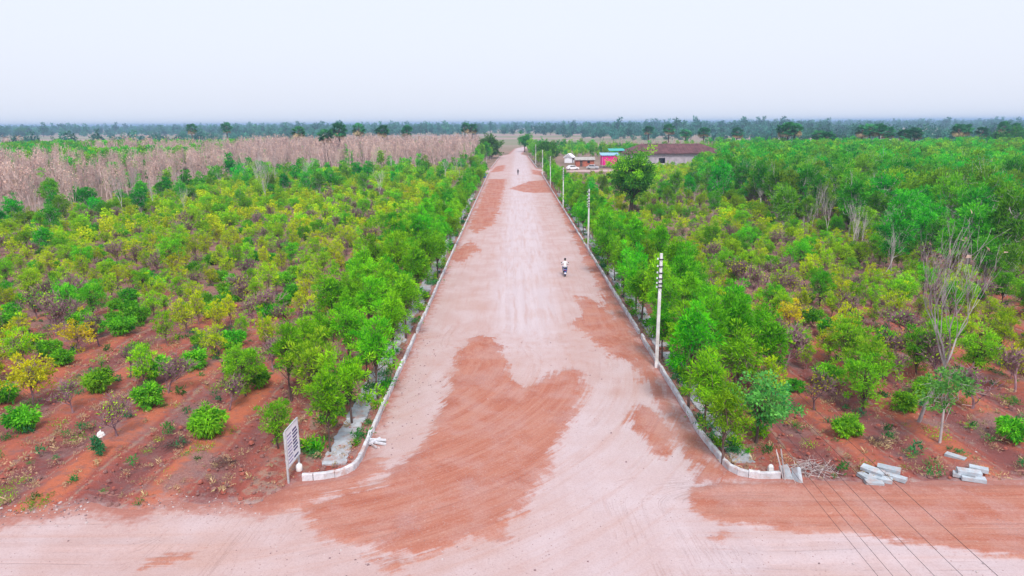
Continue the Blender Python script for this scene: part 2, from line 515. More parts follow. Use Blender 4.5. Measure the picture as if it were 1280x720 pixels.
# ---- dirt road
RED = [  # patches of fresh red soil spread on the road
    [(588, 422), (602, 419), (618, 422), (630, 440), (640, 468), (655, 486), (672, 478), (690, 466), (712, 460), (729, 462), (734, 488), (722, 520), (700, 560), (680, 600), (652, 640), (625, 668), (562, 684), (525, 697), (480, 690), (440, 681), (400, 668), (368, 646), (384, 635), (440, 612), (475, 602), (522, 562), (547, 520), (562, 480), (572, 440)],
    [(720, 370), (736, 371), (762, 390), (792, 420), (806, 440), (792, 456), (770, 448), (745, 430), (714, 406), (726, 395)],
    [(862, 628), (868, 614), (905, 607), (945, 606), (1280, 610), (1420, 615), (1420, 706), (1280, 693), (1175, 681), (1060, 664), (950, 656), (885, 646)],
    [(784, 520), (800, 503), (830, 520), (852, 548), (830, 572), (806, 560), (796, 540)],
    [(611, 224), (633, 224), (626, 255), (618, 280), (597, 291), (584, 286), (598, 255)],
    [(636, 236), (660, 227), (683, 225), (692, 241), (660, 241)],
    [(378, 604), (440, 594), (462, 568), (476, 570), (482, 590), (440, 616), (380, 633), (325, 641), (316, 630), (335, 615)],
    [(893, 648), (903, 650), (908, 672), (902, 680), (896, 668)],
    [(683, 228), (690, 226), (812, 452), (852, 528), (902, 583), (925, 597), (910, 604), (872, 600), (842, 545), (790, 452), (740, 345)],
    [(560, 320), (590, 300), (600, 312), (575, 330)],
    [(180, 700), (240, 690), (236, 697), (184, 706)],
    [(470, 700), (520, 695), (505, 720), (488, 720)],
    [(620, 208), (632, 206), (630, 214), (612, 216)],
    [(664, 212), (678, 214), (678, 220), (666, 218)],
]
RED = [gp(p) for p in RED]
b = NB('road_dirt')
P = b.pos()
road_d = b.attr('road'); red = b.attr('red'); turn = b.attr('turn'); cross = b.attr('cross'); mid = b.attr('mid')
n_fine = b.noise(P, 2.0, 7, 0.65)
n_mid = b.noise(P, 0.35, 6, 0.6)
n_grit = b.noise(P, 13.0, 7, 0.78)
n_long = b.noise(b.scale(P, (2.2, 0.06, 1)), 1.0, 4)
comb = b.n('ShaderNodeCombineXYZ'); b.l(turn, comb.inputs[0]); b.l(b.attr('along'), comb.inputs[1])
n_turn = b.noise(b.scale(comb.outputs[0], (2.0, 0.16, 1)), 1.0, 5, 0.6)
n_turnf = b.noise(b.scale(comb.outputs[0], (7.0, 0.25, 1)), 1.0, 4, 0.65)
n_lat = b.noise(b.scale(P, (0.06, 1.9, 1)), 1.0, 5)
n_latf = b.noise(b.scale(P, (0.10, 6.0, 1)), 1.0, 4, 0.65)
pink = b.mix(b.step(n_mid, 0.35, 0.68), (0.485, 0.342, 0.330), (0.525, 0.408, 0.415))
grey = b.mix(b.step(n_long, 0.35, 0.65), (0.530, 0.442, 0.472), (0.565, 0.480, 0.512))
c = b.mix(b.step(b.math('ADD', mid, b.math('MULTIPLY', b.math('SUBTRACT', n_mid, 0.5), 0.5)), 0.05, 0.95), pink, grey)
streak = b.mix(cross, n_turn, n_lat)
c = b.mix(b.math('MULTIPLY', b.step(streak, 0.46, 0.72), 0.45), c, (0.46, 0.275, 0.235))
c = b.mix(b.math('MULTIPLY', b.step(b.noise(P, 0.12, 5, 0.6), 0.50, 0.66), b.math('MULTIPLY_ADD', cross, 0.25, 0.22)), c, (0.48, 0.30, 0.25))
# wheel tracks that wander along the way the traffic turns
tv = b.mix(cross, b.scale(comb.outputs[0], (0.55, 0.018, 1)), b.scale(P, (0.018, 0.75, 1)))
n_tr = b.noise(tv, 1.0, 2, 0.5)
track = b.math('SUBTRACT', 1.0, b.step(b.math('ABSOLUTE', b.math('SUBTRACT', b.math('FRACT', b.math('MULTIPLY', n_tr, 4.0)), 0.5)), 0.03, 0.13))
track = b.math('MULTIPLY', track, b.step(b.noise(P, 0.5, 4, 0.6), 0.40, 0.60))
# red soil
fine = b.mix(cross, n_turnf, n_latf)
rr = b.math('ADD', red, b.math('MULTIPLY', b.math('SUBTRACT', n_fine, 0.5), 1.4))
rr = b.math('ADD', rr, b.math('MULTIPLY', b.math('SUBTRACT', b.noise(P, 0.7, 5, 0.6), 0.5), b.math('MULTIPLY_ADD', b.attr('deep'), 2.6, 1.8)))
rr = b.math('ADD', rr, b.math('MULTIPLY', b.math('SUBTRACT', streak, 0.5), 1.7))
rr = b.math('ADD', rr, b.math('MULTIPLY', b.math('SUBTRACT', fine, 0.5), 1.2))
rc = b.mix(b.step(fine, 0.25, 0.75), (0.37, 0.125, 0.085), (0.45, 0.180, 0.125))
rc = b.mix(b.math('MULTIPLY', b.step(streak, 0.38, 0.66), 0.6), rc, (0.485, 0.245, 0.19))
rc = b.mix(b.math('MULTIPLY', b.step(n_mid, 0.5, 0.68), 0.6), rc, (0.35, 0.115, 0.08))
rmask = b.math('MULTIPLY', b.step(rr, -0.25, 0.38), b.math('MULTIPLY_ADD', b.step(n_grit, 0.25, 0.6), 0.20, b.math('MULTIPLY_ADD', b.step(b.noise(P, 0.45, 5, 0.6), 0.35, 0.6), 0.28, 0.56)))
c = b.mix(rmask, c, rc)
c = b.mix(b.math('MULTIPLY', track, 0.22), c, b.mix(rmask, (0.42, 0.25, 0.22), (0.50, 0.30, 0.26)))
# kerb and verge edges go red
ed = b.math('SUBTRACT', 1.0, b.step(b.math('ADD', road_d, b.math('MULTIPLY', b.math('SUBTRACT', n_fine, 0.5), 2.6)), -0.3, 0.8))
c = b.mix(b.math('MULTIPLY', ed, 0.85), c, (0.37, 0.14, 0.105))
# grit, dark pebbles and pale stones
vor = b.n('ShaderNodeTexVoronoi'); b.l(P, vor.inputs['Vector']); vor.inputs['Scale'].default_value = 5.0
c = b.mix(b.math('MULTIPLY', b.math('LESS_THAN', vor.outputs['Distance'], 0.14), b.step(n_mid, 0.42, 0.62)), c, (0.34, 0.22, 0.21))
c = b.mix(b.math('MULTIPLY', b.step(n_grit, 0.44, 0.66), 0.36), c, b.mix(1.0, c, (0.62, 0.55, 0.55), 'MULTIPLY'))
c = b.mix(b.math('MULTIPLY', b.step(b.noise(P, 7.0, 6, 0.75), 0.56, 0.70), 0.30), c, (0.62, 0.52, 0.50))
hgt = b.math('ADD', b.math('MULTIPLY', n_grit, 0.4), b.math('MULTIPLY', fine, b.math('MULTIPLY_ADD', rmask, 0.8, 0.15)))
hgt = b.math('SUBTRACT', hgt, b.math('MULTIPLY', track, 0.5))
b.bsdf(c, 0.95, hgt, 0.55, 0.06, 0.1)

xs_r = spread(0, 30, 0.22, 1.15, 120); xs_ = np.array([-v for v in xs_r[:0:-1]] + xs_r)
ys_ = np.array(list(np.arange(-55, 15, 5)) + spread(15, 48, 0.22, 1.012, 720))
X, Y, q = grid(xs_, ys_)
rd = sdf_poly(ROAD, X, Y)
redd = np.full(X.shape, -9.0)
for k, p in enumerate(RED):
    redd = np.maximum(redd, np.minimum(sdf_poly(p, X, Y) * (1.6 if k == 2 else 1.0), 2.5) + (0.35 if k == 2 else 0.0))
turn = np.hypot(X + 14, Y - 42); along = np.arctan2(Y - 42, X + 14) * 16
straight = smooth(40, 50, Y)
turn = turn * (1 - straight) + (X + 14) * straight; along = along * (1 - straight) + Y * straight
cross = smooth(27.5, 24.5, Y) * np.maximum(smooth(3, 9, X), smooth(-8, -14, X))
mid = smooth(4.6, 0.8, np.abs(X - 0.9 - 0.012 * (Y - 40))) * smooth(38, 55, Y) + 0.5 * smooth(45, 30, Y) * smooth(-2, 3, X)
Z = land(X, Y) + 0.012 * (vnoise(X, Y, 2.5, 4) - 0.5) + 0.05 * smooth(-0.1, 0.9, redd) * (0.5 + 0.5 * vnoise(turn * 3, along * 0.3, 1.0, 5)) + 0.05 * smooth(-0.1, 0.3, redd) * smooth(1.2, 0.3, redd)
Z += 0.06 * cross * (vnoise(X * 0.15, Y * 2.2, 1.0, 6) - 0.5)
Z -= 0.012
Z -= 0.10 * smooth(0.15, 1.3, -rd)
keep = (rd > -1.5)[q].all(axis=1)
q = q[keep]
used = np.unique(q); remap = np.full(len(X), -1); remap[used] = np.arange(len(used))
sheet('dirt_road', X[used], Y[used], Z[used], remap[q], 'road_dirt', {'road': rd[used], 'red': redd[used], 'turn': turn[used], 'along': along[used], 'cross': cross[used], 'mid': mid[used], 'deep': smooth(45, 110, Y[used])})

# ------------------------------------------------------------------ kerbs: a stone at a time
def bevel_stone(L, W, H, ch, mat):
    """A kerb stone along +Y, its road face at x = 0, chamfered along the top edges."""
    prof = [(0, -0.05), (0, H - ch * 1.6), (ch, H), (W - ch * 0.6, H), (W, H - ch * 0.6), (W, -0.05)]
    m = MB()
    m.prism(prof, 'y', 0, L, mat)
    return m
def poly_walk(pts, step):
    segs = [(Vector(a), Vector(b)) for a, b in zip(pts, pts[1:])]
    out = []; pos = 0.0; acc = 0.0
    for a, b2 in segs:
        L = (b2 - a).length
        while pos + step * 0.5 <= acc + L:
            t = (pos + step * 0.5 - acc) / L
            out.append((a.lerp(b2, t), (b2 - a).normalized()))
            pos += step
        acc += L
    return out
rng = random.Random(5)
for pts, side, nm in ((kerb_left, -1, 'left'), (kerb_right, 1, 'right')):
    kerb = bpy.data.objects.new('kerb_' + nm, None); COL.objects.link(kerb)
    tag(kerb, 'pale concrete kerb edging the %s of the dirt road and curving at the junction' % nm, kind='structure')
    bend = []
    for i_ in range(3):
        for t_ in np.linspace(0, 1, 6)[:-1]:
            P0, P1, P2, P3 = pts[max(0, i_ - 1)], pts[i_], pts[i_ + 1], pts[i_ + 2]
            bend.append(0.5 * ((2 * P1) + (P2 - P0) * t_ + (2 * P0 - 5 * P1 + 4 * P2 - P3) * t_ ** 2 + (3 * P1 - P0 - 3 * P2 + P3) * t_ ** 3))
    st = [(a_, b_, 0.5) for a_, b_ in poly_walk(bend + [pts[3], pts[4]], 0.46)] + [(a_, b_, 1.0) for a_, b_ in poly_walk(pts[4:], 0.92)]
    protos = []
    for v in range(3):
        m = bevel_stone(0.90, 0.16, 0.29 + 0.012 * v, 0.025, 'concrete_kerb')
        if side < 0:
            for a in m.v: a[:, 0] *= -1
        for a in m.v: a[:, 1] -= 0.45
        protos.append(m.mesh('kerb_stone'))
    restm = MB()
    for i, (p, d, half) in enumerate(st):
        if i % 41 == 30: continue
        rz = math.atan2(d.y, d.x) - PI / 2
        tilt = rng.gauss(0, 0.02)
        if p.y < 120:
            o = link('kerb_stone', protos[i % 3], kerb); o.scale = (1, half, 1)
            o.location = (p.x + rng.gauss(0, 0.012), p.y, rng.gauss(0, 0.012)); o.rotation_euler = (rng.gauss(0, 0.008), tilt, rz + rng.gauss(0, 0.012))
        else:
            m = bevel_stone(0.90, 0.14, 0.27, 0.025, 'concrete_kerb')
            if side < 0:
                for a in m.v: a[:, 0] *= -1
            for a in m.v: a += np.array((p.x, p.y - 0.45, 0))
            restm.merge(m)
    for yy in np.arange(236, 325, 0.92):
        m = bevel_stone(0.90, 0.14, 0.27, 0.025, 'concrete_kerb')
        if side < 0:
            for a in m.v: a[:, 0] *= -1
        t = (yy - 232) / 98
        for a in m.v: a += np.array(((KL + 2 * t) if side < 0 else (8.8 - 1.1 * t), yy, 0))
        restm.merge(m)
    tag(restm.build('far_kerb_stones', kerb), kind='stuff')
    # concrete strip behind the kerb
    strip = bpy.data.objects.new('footpath_' + nm, None); COL.objects.link(strip)
    tag(strip, 'narrow grey concrete strip behind the %s kerb under the roadside trees' % nm, kind='structure')
    x0 = (KL - 1.75) if side < 0 else (KR + 0.75)
    sl = []
    for v in range(4):
        m = MB(); rr_ = random.Random(v + (10 if side > 0 else 0))
        wv = 0.90 + 0.18 * rr_.random()
        n = 9
        L = [(rr_.uniform(-0.05, 0.05), -0.62 + 1.24 * i / (n - 1)) for i in range(n)]
        Rr = [(wv + rr_.uniform(-0.07, 0.07), 0.62 - 1.24 * i / (n - 1)) for i in range(n)]
        m.prism(L + Rr, 'z', -0.06, 0.055, 'concrete_slab')
        sl.append(m.mesh('paving_slab'))
    far_slabs = MB()
    y = 28.8
    k = 0
    while y < 150:
        if rng.random() > 0.02:
            if y < 95:
                o = link('paving_slab', sl[k % 4], strip)
                o.location = (x0 + rng.gauss(0, 0.05), y, rng.gauss(0, 0.008)); o.rotation_euler = (rng.gauss(0, .01), rng.gauss(0, .012), rng.gauss(0, 0.02))
            else:
                far_slabs.box((x0 + 0.4, y, 0.0), (0.8, 1.22, 0.10), 'concrete_slab')
        y += 1.27; k += 1
    tag(far_slabs.build('far_slabs', strip), kind='stuff')

# ------------------------------------------------------------------ plants
def unit(v):
    return v / (np.linalg.norm(v, axis=-1, keepdims=True) + 1e-9)

def leaves(m, rs, pos, out_dir, L, W, mat, shade, droop=0.0, spreadv=1.0):
    """One kite-shaped leaf for each position, pointing outwards and a little randomly."""
    n = len(pos)
    ax = unit(out_dir + spreadv * rs.normal(size=(n, 3)) + np.array((0, 0, -droop)))
    nr = unit(np.cross(ax, rs.normal(size=(n, 3))) + 0.0)
    sd = np.cross(ax, nr)
    l = L * rs.uniform(0.7, 1.3, (n, 1)); wd = W * rs.uniform(0.7, 1.3, (n, 1))
    v = np.stack([pos, pos + ax * l * 0.5 + sd * wd * 0.5 + nr * wd * 0.12, pos + ax * l, pos + ax * l * 0.5 - sd * wd * 0.5 + nr * wd * 0.12], 1).reshape(-1, 3)
    qd = np.arange(4 * n).reshape(-1, 4)
    m.add(v, qd, mat, np.repeat(np.clip(shade, 0, 1), 4))

def crown_plant(seed, H, bare, rx, rz, clumps, crad, n, L, W, leaf, bark, trunk_r, forks=1, droop=0.2, twigs=0, top=0.0, hollow=0.45, far=False):
    """Trunk and crown of a broadleaf: limbs run to leaf clumps spread through the crown's volume."""
    rs = np.random.RandomState(seed)
    cz = bare + (H - bare) * 0.5
    rz = rz or (H - bare) * 0.5
    d = unit(rs.normal(size=(clumps, 3)))
    rad = hollow + (1 - hollow) * rs.rand(clumps, 1) ** 0.6
    cen = d * rad * np.array((rx, rx, rz)) * 0.86
    lob = 0.66 + 0.58 * rs.rand(clumps, 1)
    cen = cen * lob
    azm = np.arctan2(d[:, 1], d[:, 0]); ph = rs.rand(3) * 6.28
    cen *= (1 + 0.24 * np.sin(2 * azm + ph[0]) * np.cos(1.5 * d[:, 2] + ph[1]) + 0.16 * np.sin(3 * azm + 2.5 * d[:, 2] + ph[2]))[:, None]
    cen[:, 0:2] *= (1 - top * (cen[:, 2:3] / rz))
    cen += np.array((rs.uniform(-.12, .12) * rx, rs.uniform(-.12, .12) * rx, cz))
    cr = crad * rs.uniform(0.6, 1.35, clumps)
    trunk = MB(); crown = MB()
    lean = np.array((rs.uniform(-.1, .1), rs.uniform(-.1, .1), 0)) * H * 0.4
    fork = np.array((0, 0, bare * 0.92)) + lean * 0.4
    topp = np.array((0, 0, cz + rz * 0.35)) + lean * 0.7
    trunk.tube([(0, 0, -0.08), (lean[0] * .12, lean[1] * .12, bare * 0.4), fork, (fork + topp) / 2 + rs.normal(size=3) * 0.04 * H, topp],
               [trunk_r * 1.25, trunk_r, trunk_r * 0.8, trunk_r * 0.5, trunk_r * 0.12], bark, 6)
    nl = clumps if not far else clumps // 3
    for i in range(nl):
        s = fork + (topp - fork) * min(0.95, max(0.0, rs.rand() * 0.9))
        e = cen[i]
        mid_ = (s + e) / 2 + np.array((0, 0, -0.08 * H * rs.rand())) + rs.normal(size=3) * 0.03 * H
        r0 = trunk_r * rs.uniform(0.22, 0.42)
        trunk.tube([s, mid_, e], [r0, r0 * 0.6, r0 * 0.15], bark, 4 if not far else 3, cap=False)
    for i in range(twigs):
        e = cen[rs.randint(clumps)] + rs.normal(size=3) * crad * 1.1
        s = cen[rs.randint(clumps)] * 0.4 + e * 0.6
        trunk.tube([s, e], [0.012, 0.004], bark, 3, cap=False)
    ci = rs.randint(0, clumps, n)
    off = unit(rs.normal(size=(n, 3))) * (rs.rand(n, 1) ** 0.45)
    pos = cen[ci] + off * cr[ci][:, None] * np.array((1, 1, 0.75))
    tone = rs.rand(clumps)
    shade = 0.45 * tone[ci] + 0.55 * rs.rand(n); shade = np.clip((shade - 0.5) * 1.35 + 0.5, 0, 1)
    leaves(crown, rs, pos, off + unit(pos - np.array((0, 0, cz))) * 0.6, L, W, leaf, shade, droop, 0.6)
    return trunk, crown

def bare_plant(seed, H, spreadv, levels, bark, r0, leaf=None, n_leaf=0, L=0.1, W=0.05, stems=1, first=0.3, kids=3, up=0.35, rmin=0.007):
    """A leafless tree: stem, boughs and ever thinner twigs; a few leaves may hang on."""
    rs = np.random.RandomState(seed)
    m = MB(); tips = []
    def grow(p, d, L_, r, lev):
        k = 3 if lev < levels else 2
        pts = [p]; q_ = p; dd = d
        for i in range(k):
            dd = unit(dd + rs.normal(size=3) * 0.16 + np.array((0, 0, up * 0.25)))
            q_ = q_ + dd * L_ / k; pts.append(q_)
        m.tube(pts, list(np.linspace(r, max(r * 0.45, rmin * .6), len(pts))), bark, 5 if lev == 0 else 3, cap=lev == 0)
        tips.append(pts[-1])
        if lev >= levels: return
        nk = kids + (rs.rand() < 0.5)
        for i in range(nk):
            t = rs.uniform(0.35, 1.0) if i else 1.0
            idx = t * (len(pts) - 1); a = int(min(idx, len(pts) - 2)); pp = pts[a] + (pts[a + 1] - pts[a]) * (idx - a)
            side = unit(rs.normal(size=3) * np.array((1, 1, 0.35)))
            nd = unit(dd * (1 - spreadv * 0.55) + side * spreadv + np.array((0, 0, up)))
            grow(pp, nd, L_ * rs.uniform(0.55, 0.85), max(r * rs.uniform(0.38, 0.58), rmin), lev + 1)
    for s in range(stems):
        a = rs.rand() * 2 * PI
        d0 = unit(np.array((math.cos(a) * 0.3 * (stems > 1), math.sin(a) * 0.3 * (stems > 1), 1.0)) + rs.normal(size=3) * 0.06)
        grow(np.array((0, 0, -0.06)), d0, H * first, r0, 0)
    zmax = max(t[2] for t in tips); sc_ = H / zmax
    for a in m.v:
        a *= np.array((1, 1, sc_)) if False else sc_
    crown = None
    if leaf and n_leaf:
        crown = MB()
        T = np.array(tips) * sc_
        T = T[T[:, 2] > 0.35 * H]
        pos = T[rs.randint(0, len(T), n_leaf)] + rs.normal(size=(n_leaf, 3)) * min(0.05 * H, 0.12)
        leaves(crown, rs, pos, rs.normal(size=(n_leaf, 3)), L, W, leaf, rs.rand(n_leaf), 0.3)
    return m, crown

def palm_plant(seed, H, fan, n_f):
    """A palmyra: straight ringed stem with a round head of stiff fan leaves over a skirt of dead ones."""
    rs = np.random.RandomState(seed)
    t = MB()
    lean = rs.normal(size=2) * 0.25
    zs = np.linspace(-0.1, H - fan * 0.4, 14)
    t.tube([(lean[0] * (z / H) ** 2, lean[1] * (z / H) ** 2, z) for z in zs], [0.30 * (1 + 0.35 * math.exp(-max(z, 0) / 1.2)) * (1.0 if i % 2 else 0.94) for i, z in enumerate(zs)], 'bark_brown', 8)
    top = np.array((lean[0], lean[1], H - fan * 0.5))
    c = MB(); dead = MB()
    for i in range(n_f):
        el = math.asin(rs.uniform(-0.88, 1.0)) if i > 2 else -0.9; az = rs.rand() * 2 * PI
        d = np.array((math.cos(el) * math.cos(az), math.cos(el) * math.sin(az), math.sin(el)))
        side = unit(np.cross(d, (0, 0, 1.0)) + 1e-6); upv = np.cross(side, d)
        tw = rs.uniform(-0.7, 0.7); s2 = side * math.cos(tw) + upv * math.sin(tw); u2 = np.cross(s2, d)
        hub = top + d * fan * rs.uniform(0.42, 0.55)
        tgt = dead if (el < -0.75 or i < 3) else c
        lm = 'leaf_straw' if (el < -0.75 or i < 3) else 'leaf_palm'
        tgt.tube([top, (top + hub) / 2 + np.array((0, 0, 0.05)), hub], [0.035, 0.03, 0.02], 'bark_brown', 3, cap=False)
        ns = 13; rad = fan * rs.uniform(0.5, 0.62)
        for j in range(ns):
            a = (j / (ns - 1) - 0.5) * R(215)
            dr = d * math.cos(a) + s2 * math.sin(a)
            pr = -d * math.sin(a) + s2 * math.cos(a)
            tip = hub + dr * rad * (1 - 0.1 * rs.rand()) - np.array((0, 0, 0.10 * rad)) + u2 * 0.08 * rad * rs.normal()
            wdt = rad * 0.10
            mdp = hub + dr * rad * 0.6
            tgt.add([hub, mdp + pr * wdt + u2 * 0.03, tip, mdp - pr * wdt - u2 * 0.03], [(0, 1, 2, 3)], lm, np.full(4, rs.rand()))
    return t, c, dead

KIND = {}
def reg(kind, variants, trunk_name='trunk', crown_name='crown'):
    """Keep the meshes of each variant: the parts, and both together for trees too small to show parts."""
    lst = []
    for t, c in variants:
        both = MB(); both.merge(t)
        if c is not None: both.merge(c)
        lst.append({'trunk': t.mesh(kind + '_trunk'), 'crown': c.mesh(kind + '_crown') if c is not None else None, 'both': both.mesh(kind), 'mb': both})
    KIND[kind] = lst

reg('avenue_tree', [crown_plant(s, h_, b_, r_, None, 74, 0.27, 3000, 0.25, 0.06, 'leaf_avenue', 'bark_brown', 0.065, droop=-0.45, hollow=0.15, top=t_, twigs=40) for s, (h_, b_, r_, t_) in enumerate(((5.0, 1.5, 1.35, .25), (5.4, 1.7, 1.15, .3), (4.6, 1.3, 1.5, .1), (5.2, 1.3, 1.2, .45), (4.9, 1.6, 1.4, -.1), (5.6, 1.4, 1.25, .35)))])
reg('mango_bush', [crown_plant(20 + s, 1.95, 0.22, 1.05, None, 46, 0.27, 1900, 0.30, 0.095, 'leaf_mango', 'bark_brown', 0.06, droop=0.5, hollow=0.55) for s in range(4)])
reg('yellow_green_tree', [crown_plant(40 + s, 3.3, 0.45, 1.1 + 0.1 * (s % 3), None, 64, 0.20, 1500, 0.20, 0.06, 'leaf_yellowgreen', 'bark_twig', 0.045, twigs=150, droop=-0.7, hollow=0.2, top=0.2 - 0.12 * s) for s in range(5)])
reg('yellow_tree', [crown_plant(60 + s, 3.2, 0.6, 1.5, None, 44, 0.28, 1500, 0.16, 0.09, 'leaf_yellow', 'bark_twig', 0.055, twigs=120, hollow=0.35) for s in range(2)])
reg('olive_tree', [crown_plant(70 + s, 4.2, 0.7, 1.4, None, 75, 0.27, 3000, 0.22, 0.06, 'leaf_olive', 'bark_brown', 0.07, twigs=60, droop=-0.5) for s in range(3)])
reg('forest_tree', [crown_plant(80 + s, 7.2 + 0.4 * (s % 3), 1.9, 1.65 + 0.2 * (s % 2), None, 80, 0.42, 3000, 0.36, 0.11, 'leaf_forest', 'bark_grey', 0.11, twigs=80, droop=-0.5, top=0.3 - 0.1 * s, hollow=0.2) for s in range(5)])
reg('bare_shrub', [bare_plant(100 + s, 2.6, 0.80, 4, 'bark_twig', 0.045, 'leaf_yellowgreen' if s % 2 else 'leaf_olive', 150, 0.13, 0.07, first=0.24, kids=4, rmin=0.009) for s in range(4)])
reg('bare_sapling', [bare_plant(120 + s, 5.5, 0.40, 3, 'bark_grey', 0.05, None, 0, first=0.5, kids=4, up=0.6) for s in range(3)])
reg('dry_teak', [bare_plant(130 + s, 7.5, 0.34, 3, 'bark_pink', 0.12, 'leaf_dry', 110, 0.30, 0.15, first=0.66, kids=4, up=1.0, rmin=0.026) for s in range(4)])

COUNT = {}
def plant(kind, loc, scale=1.0, label='', cat='tree', group=None, parts=None, rng=random.Random(1), variant=None, sz=None):
    lst = KIND[kind]; v = lst[rng.randrange(len(lst)) if variant is None else variant]
    x, y = loc[0], loc[1]
    rz = rng.uniform(0, 2 * PI)
    if parts is None: parts = y < 75
    if parts:
        o = thing(kind, label, cat, (x, y, float(land(x, y)) - 0.02), rz, group, scale)
        link('trunk', v['trunk'], o)
        if v['crown'] is not None: link('crown', v['crown'], o)
    else:
        o = link(kind, v['both']); o.location = (x, y, float(land(x, y)) - 0.02); o.rotation_euler = (0, 0, rz); o.scale = (scale,) * 3
        tag(o, label, cat, group)
    if sz: o.scale = (scale * sz[0], scale * sz[0], scale * sz[1])
    COUNT[kind] = COUNT.get(kind, 0) + 1
    return o

def stuff_instances(name, label, protos, pts, scl, rot, zs=None):
    """ONE object: its own mesh holds the few source plants and a point for each copy; geometry nodes put the copies there."""
    allm = MB(); tagv = []
    for k, p in enumerate(protos):
        allm.merge(p); tagv += [k] * p.n
    n = len(pts)
    v, q_, m_, s_ = allm.arrays()
    me = allm.mesh(name)
    base = len(me.vertices)
    me.vertices.add(n)
    co = np.empty((base + n) * 3, np.float32); me.vertices.foreach_get('co', co)
    co = co.reshape(-1, 3); co[base:] = pts; me.vertices.foreach_set('co', co.reshape(-1))
    def put(nm, typ, head, tail):
        a = me.attributes.new(nm, typ, 'POINT'); a.data.foreach_set('value', np.concatenate([head, tail]).astype(np.float32 if typ == 'FLOAT' else np.int32))
    put('proto', 'INT', np.array(tagv), np.full(n, -1))
    put('scl', 'FLOAT', np.ones(base), scl); put('rotz', 'FLOAT', np.zeros(base), rot)
    put('pick', 'INT', np.zeros(base, int), np.random.RandomState(len(pts)).randint(0, len(protos), n))
    o = tag(link(name, me), label, kind='stuff')
    ng = bpy.data.node_groups.new(name, 'GeometryNodeTree')
    ng.interface.new_socket('Geometry', in_out='INPUT', socket_type='NodeSocketGeometry')
    ng.interface.new_socket('Geometry', in_out='OUTPUT', socket_type='NodeSocketGeometry')
    N = ng.nodes.new; Lk = ng.links.new
    gi = N('NodeGroupInput'); go = N('NodeGroupOutput')
    def named(nm, typ):
        a = N('GeometryNodeInputNamedAttribute'); a.data_type = typ; a.inputs['Name'].default_value = nm
        return a.outputs['Attribute']
    pr = named('proto', 'INT')
    def sel(k):
        c_ = N('FunctionNodeCompare'); c_.data_type = 'INT'; c_.operation = 'EQUAL'
        ins = [i for i in c_.inputs if i.type == 'INT']
        Lk(pr, ins[0]); ins[1].default_value = k
        s = N('GeometryNodeSeparateGeometry'); s.domain = 'POINT'
        Lk(gi.outputs[0], s.inputs['Geometry']); Lk(c_.outputs[0], s.inputs['Selection'])
        return s.outputs['Selection']
    jn = N('GeometryNodeJoinGeometry')
    for k in range(len(protos)):
        gt = N('GeometryNodeGeometryToInstance'); Lk(sel(k), gt.inputs[0]); Lk(gt.outputs[0], jn.inputs[0])
    ip = N('GeometryNodeInstanceOnPoints')
    Lk(sel(-1), ip.inputs['Points']); Lk(jn.outputs[0], ip.inputs['Instance'])
    ip.inputs['Pick Instance'].default_value = True
    Lk(named('pick', 'INT'), ip.inputs['Instance Index'])
    cx = N('ShaderNodeCombineXYZ'); Lk(named('rotz', 'FLOAT'), cx.inputs[2])
    er = N('FunctionNodeEulerToRotation'); Lk(cx.outputs[0], er.inputs[0]); Lk(er.outputs[0], ip.inputs['Rotation'])
    c2 = N('ShaderNodeCombineXYZ')
    for i in range(3): Lk(named('scl', 'FLOAT'), c2.inputs[i])
    Lk(c2.outputs[0], ip.inputs['Scale'])
    Lk(ip.outputs[0], go.inputs[0])
    md = o.modifiers.new('scatter', 'NODES'); md.node_group = ng
    return o

def in_view(x, y, margin=40, ztop=4.0):
    a = project(x, y, 0); b_ = project(x, y, ztop)
    if a is None or b_ is None: return False
    return -margin < a[0] < 1280 + margin and a[1] > 0 and b_[1] < 720 + margin

taken = []      # (x, y, radius) of hand-placed plants
def free(x, y, r):
    return all((x - a) ** 2 + (y - c_) ** 2 > (r + rr_) ** 2 for a, c_, rr_ in taken)

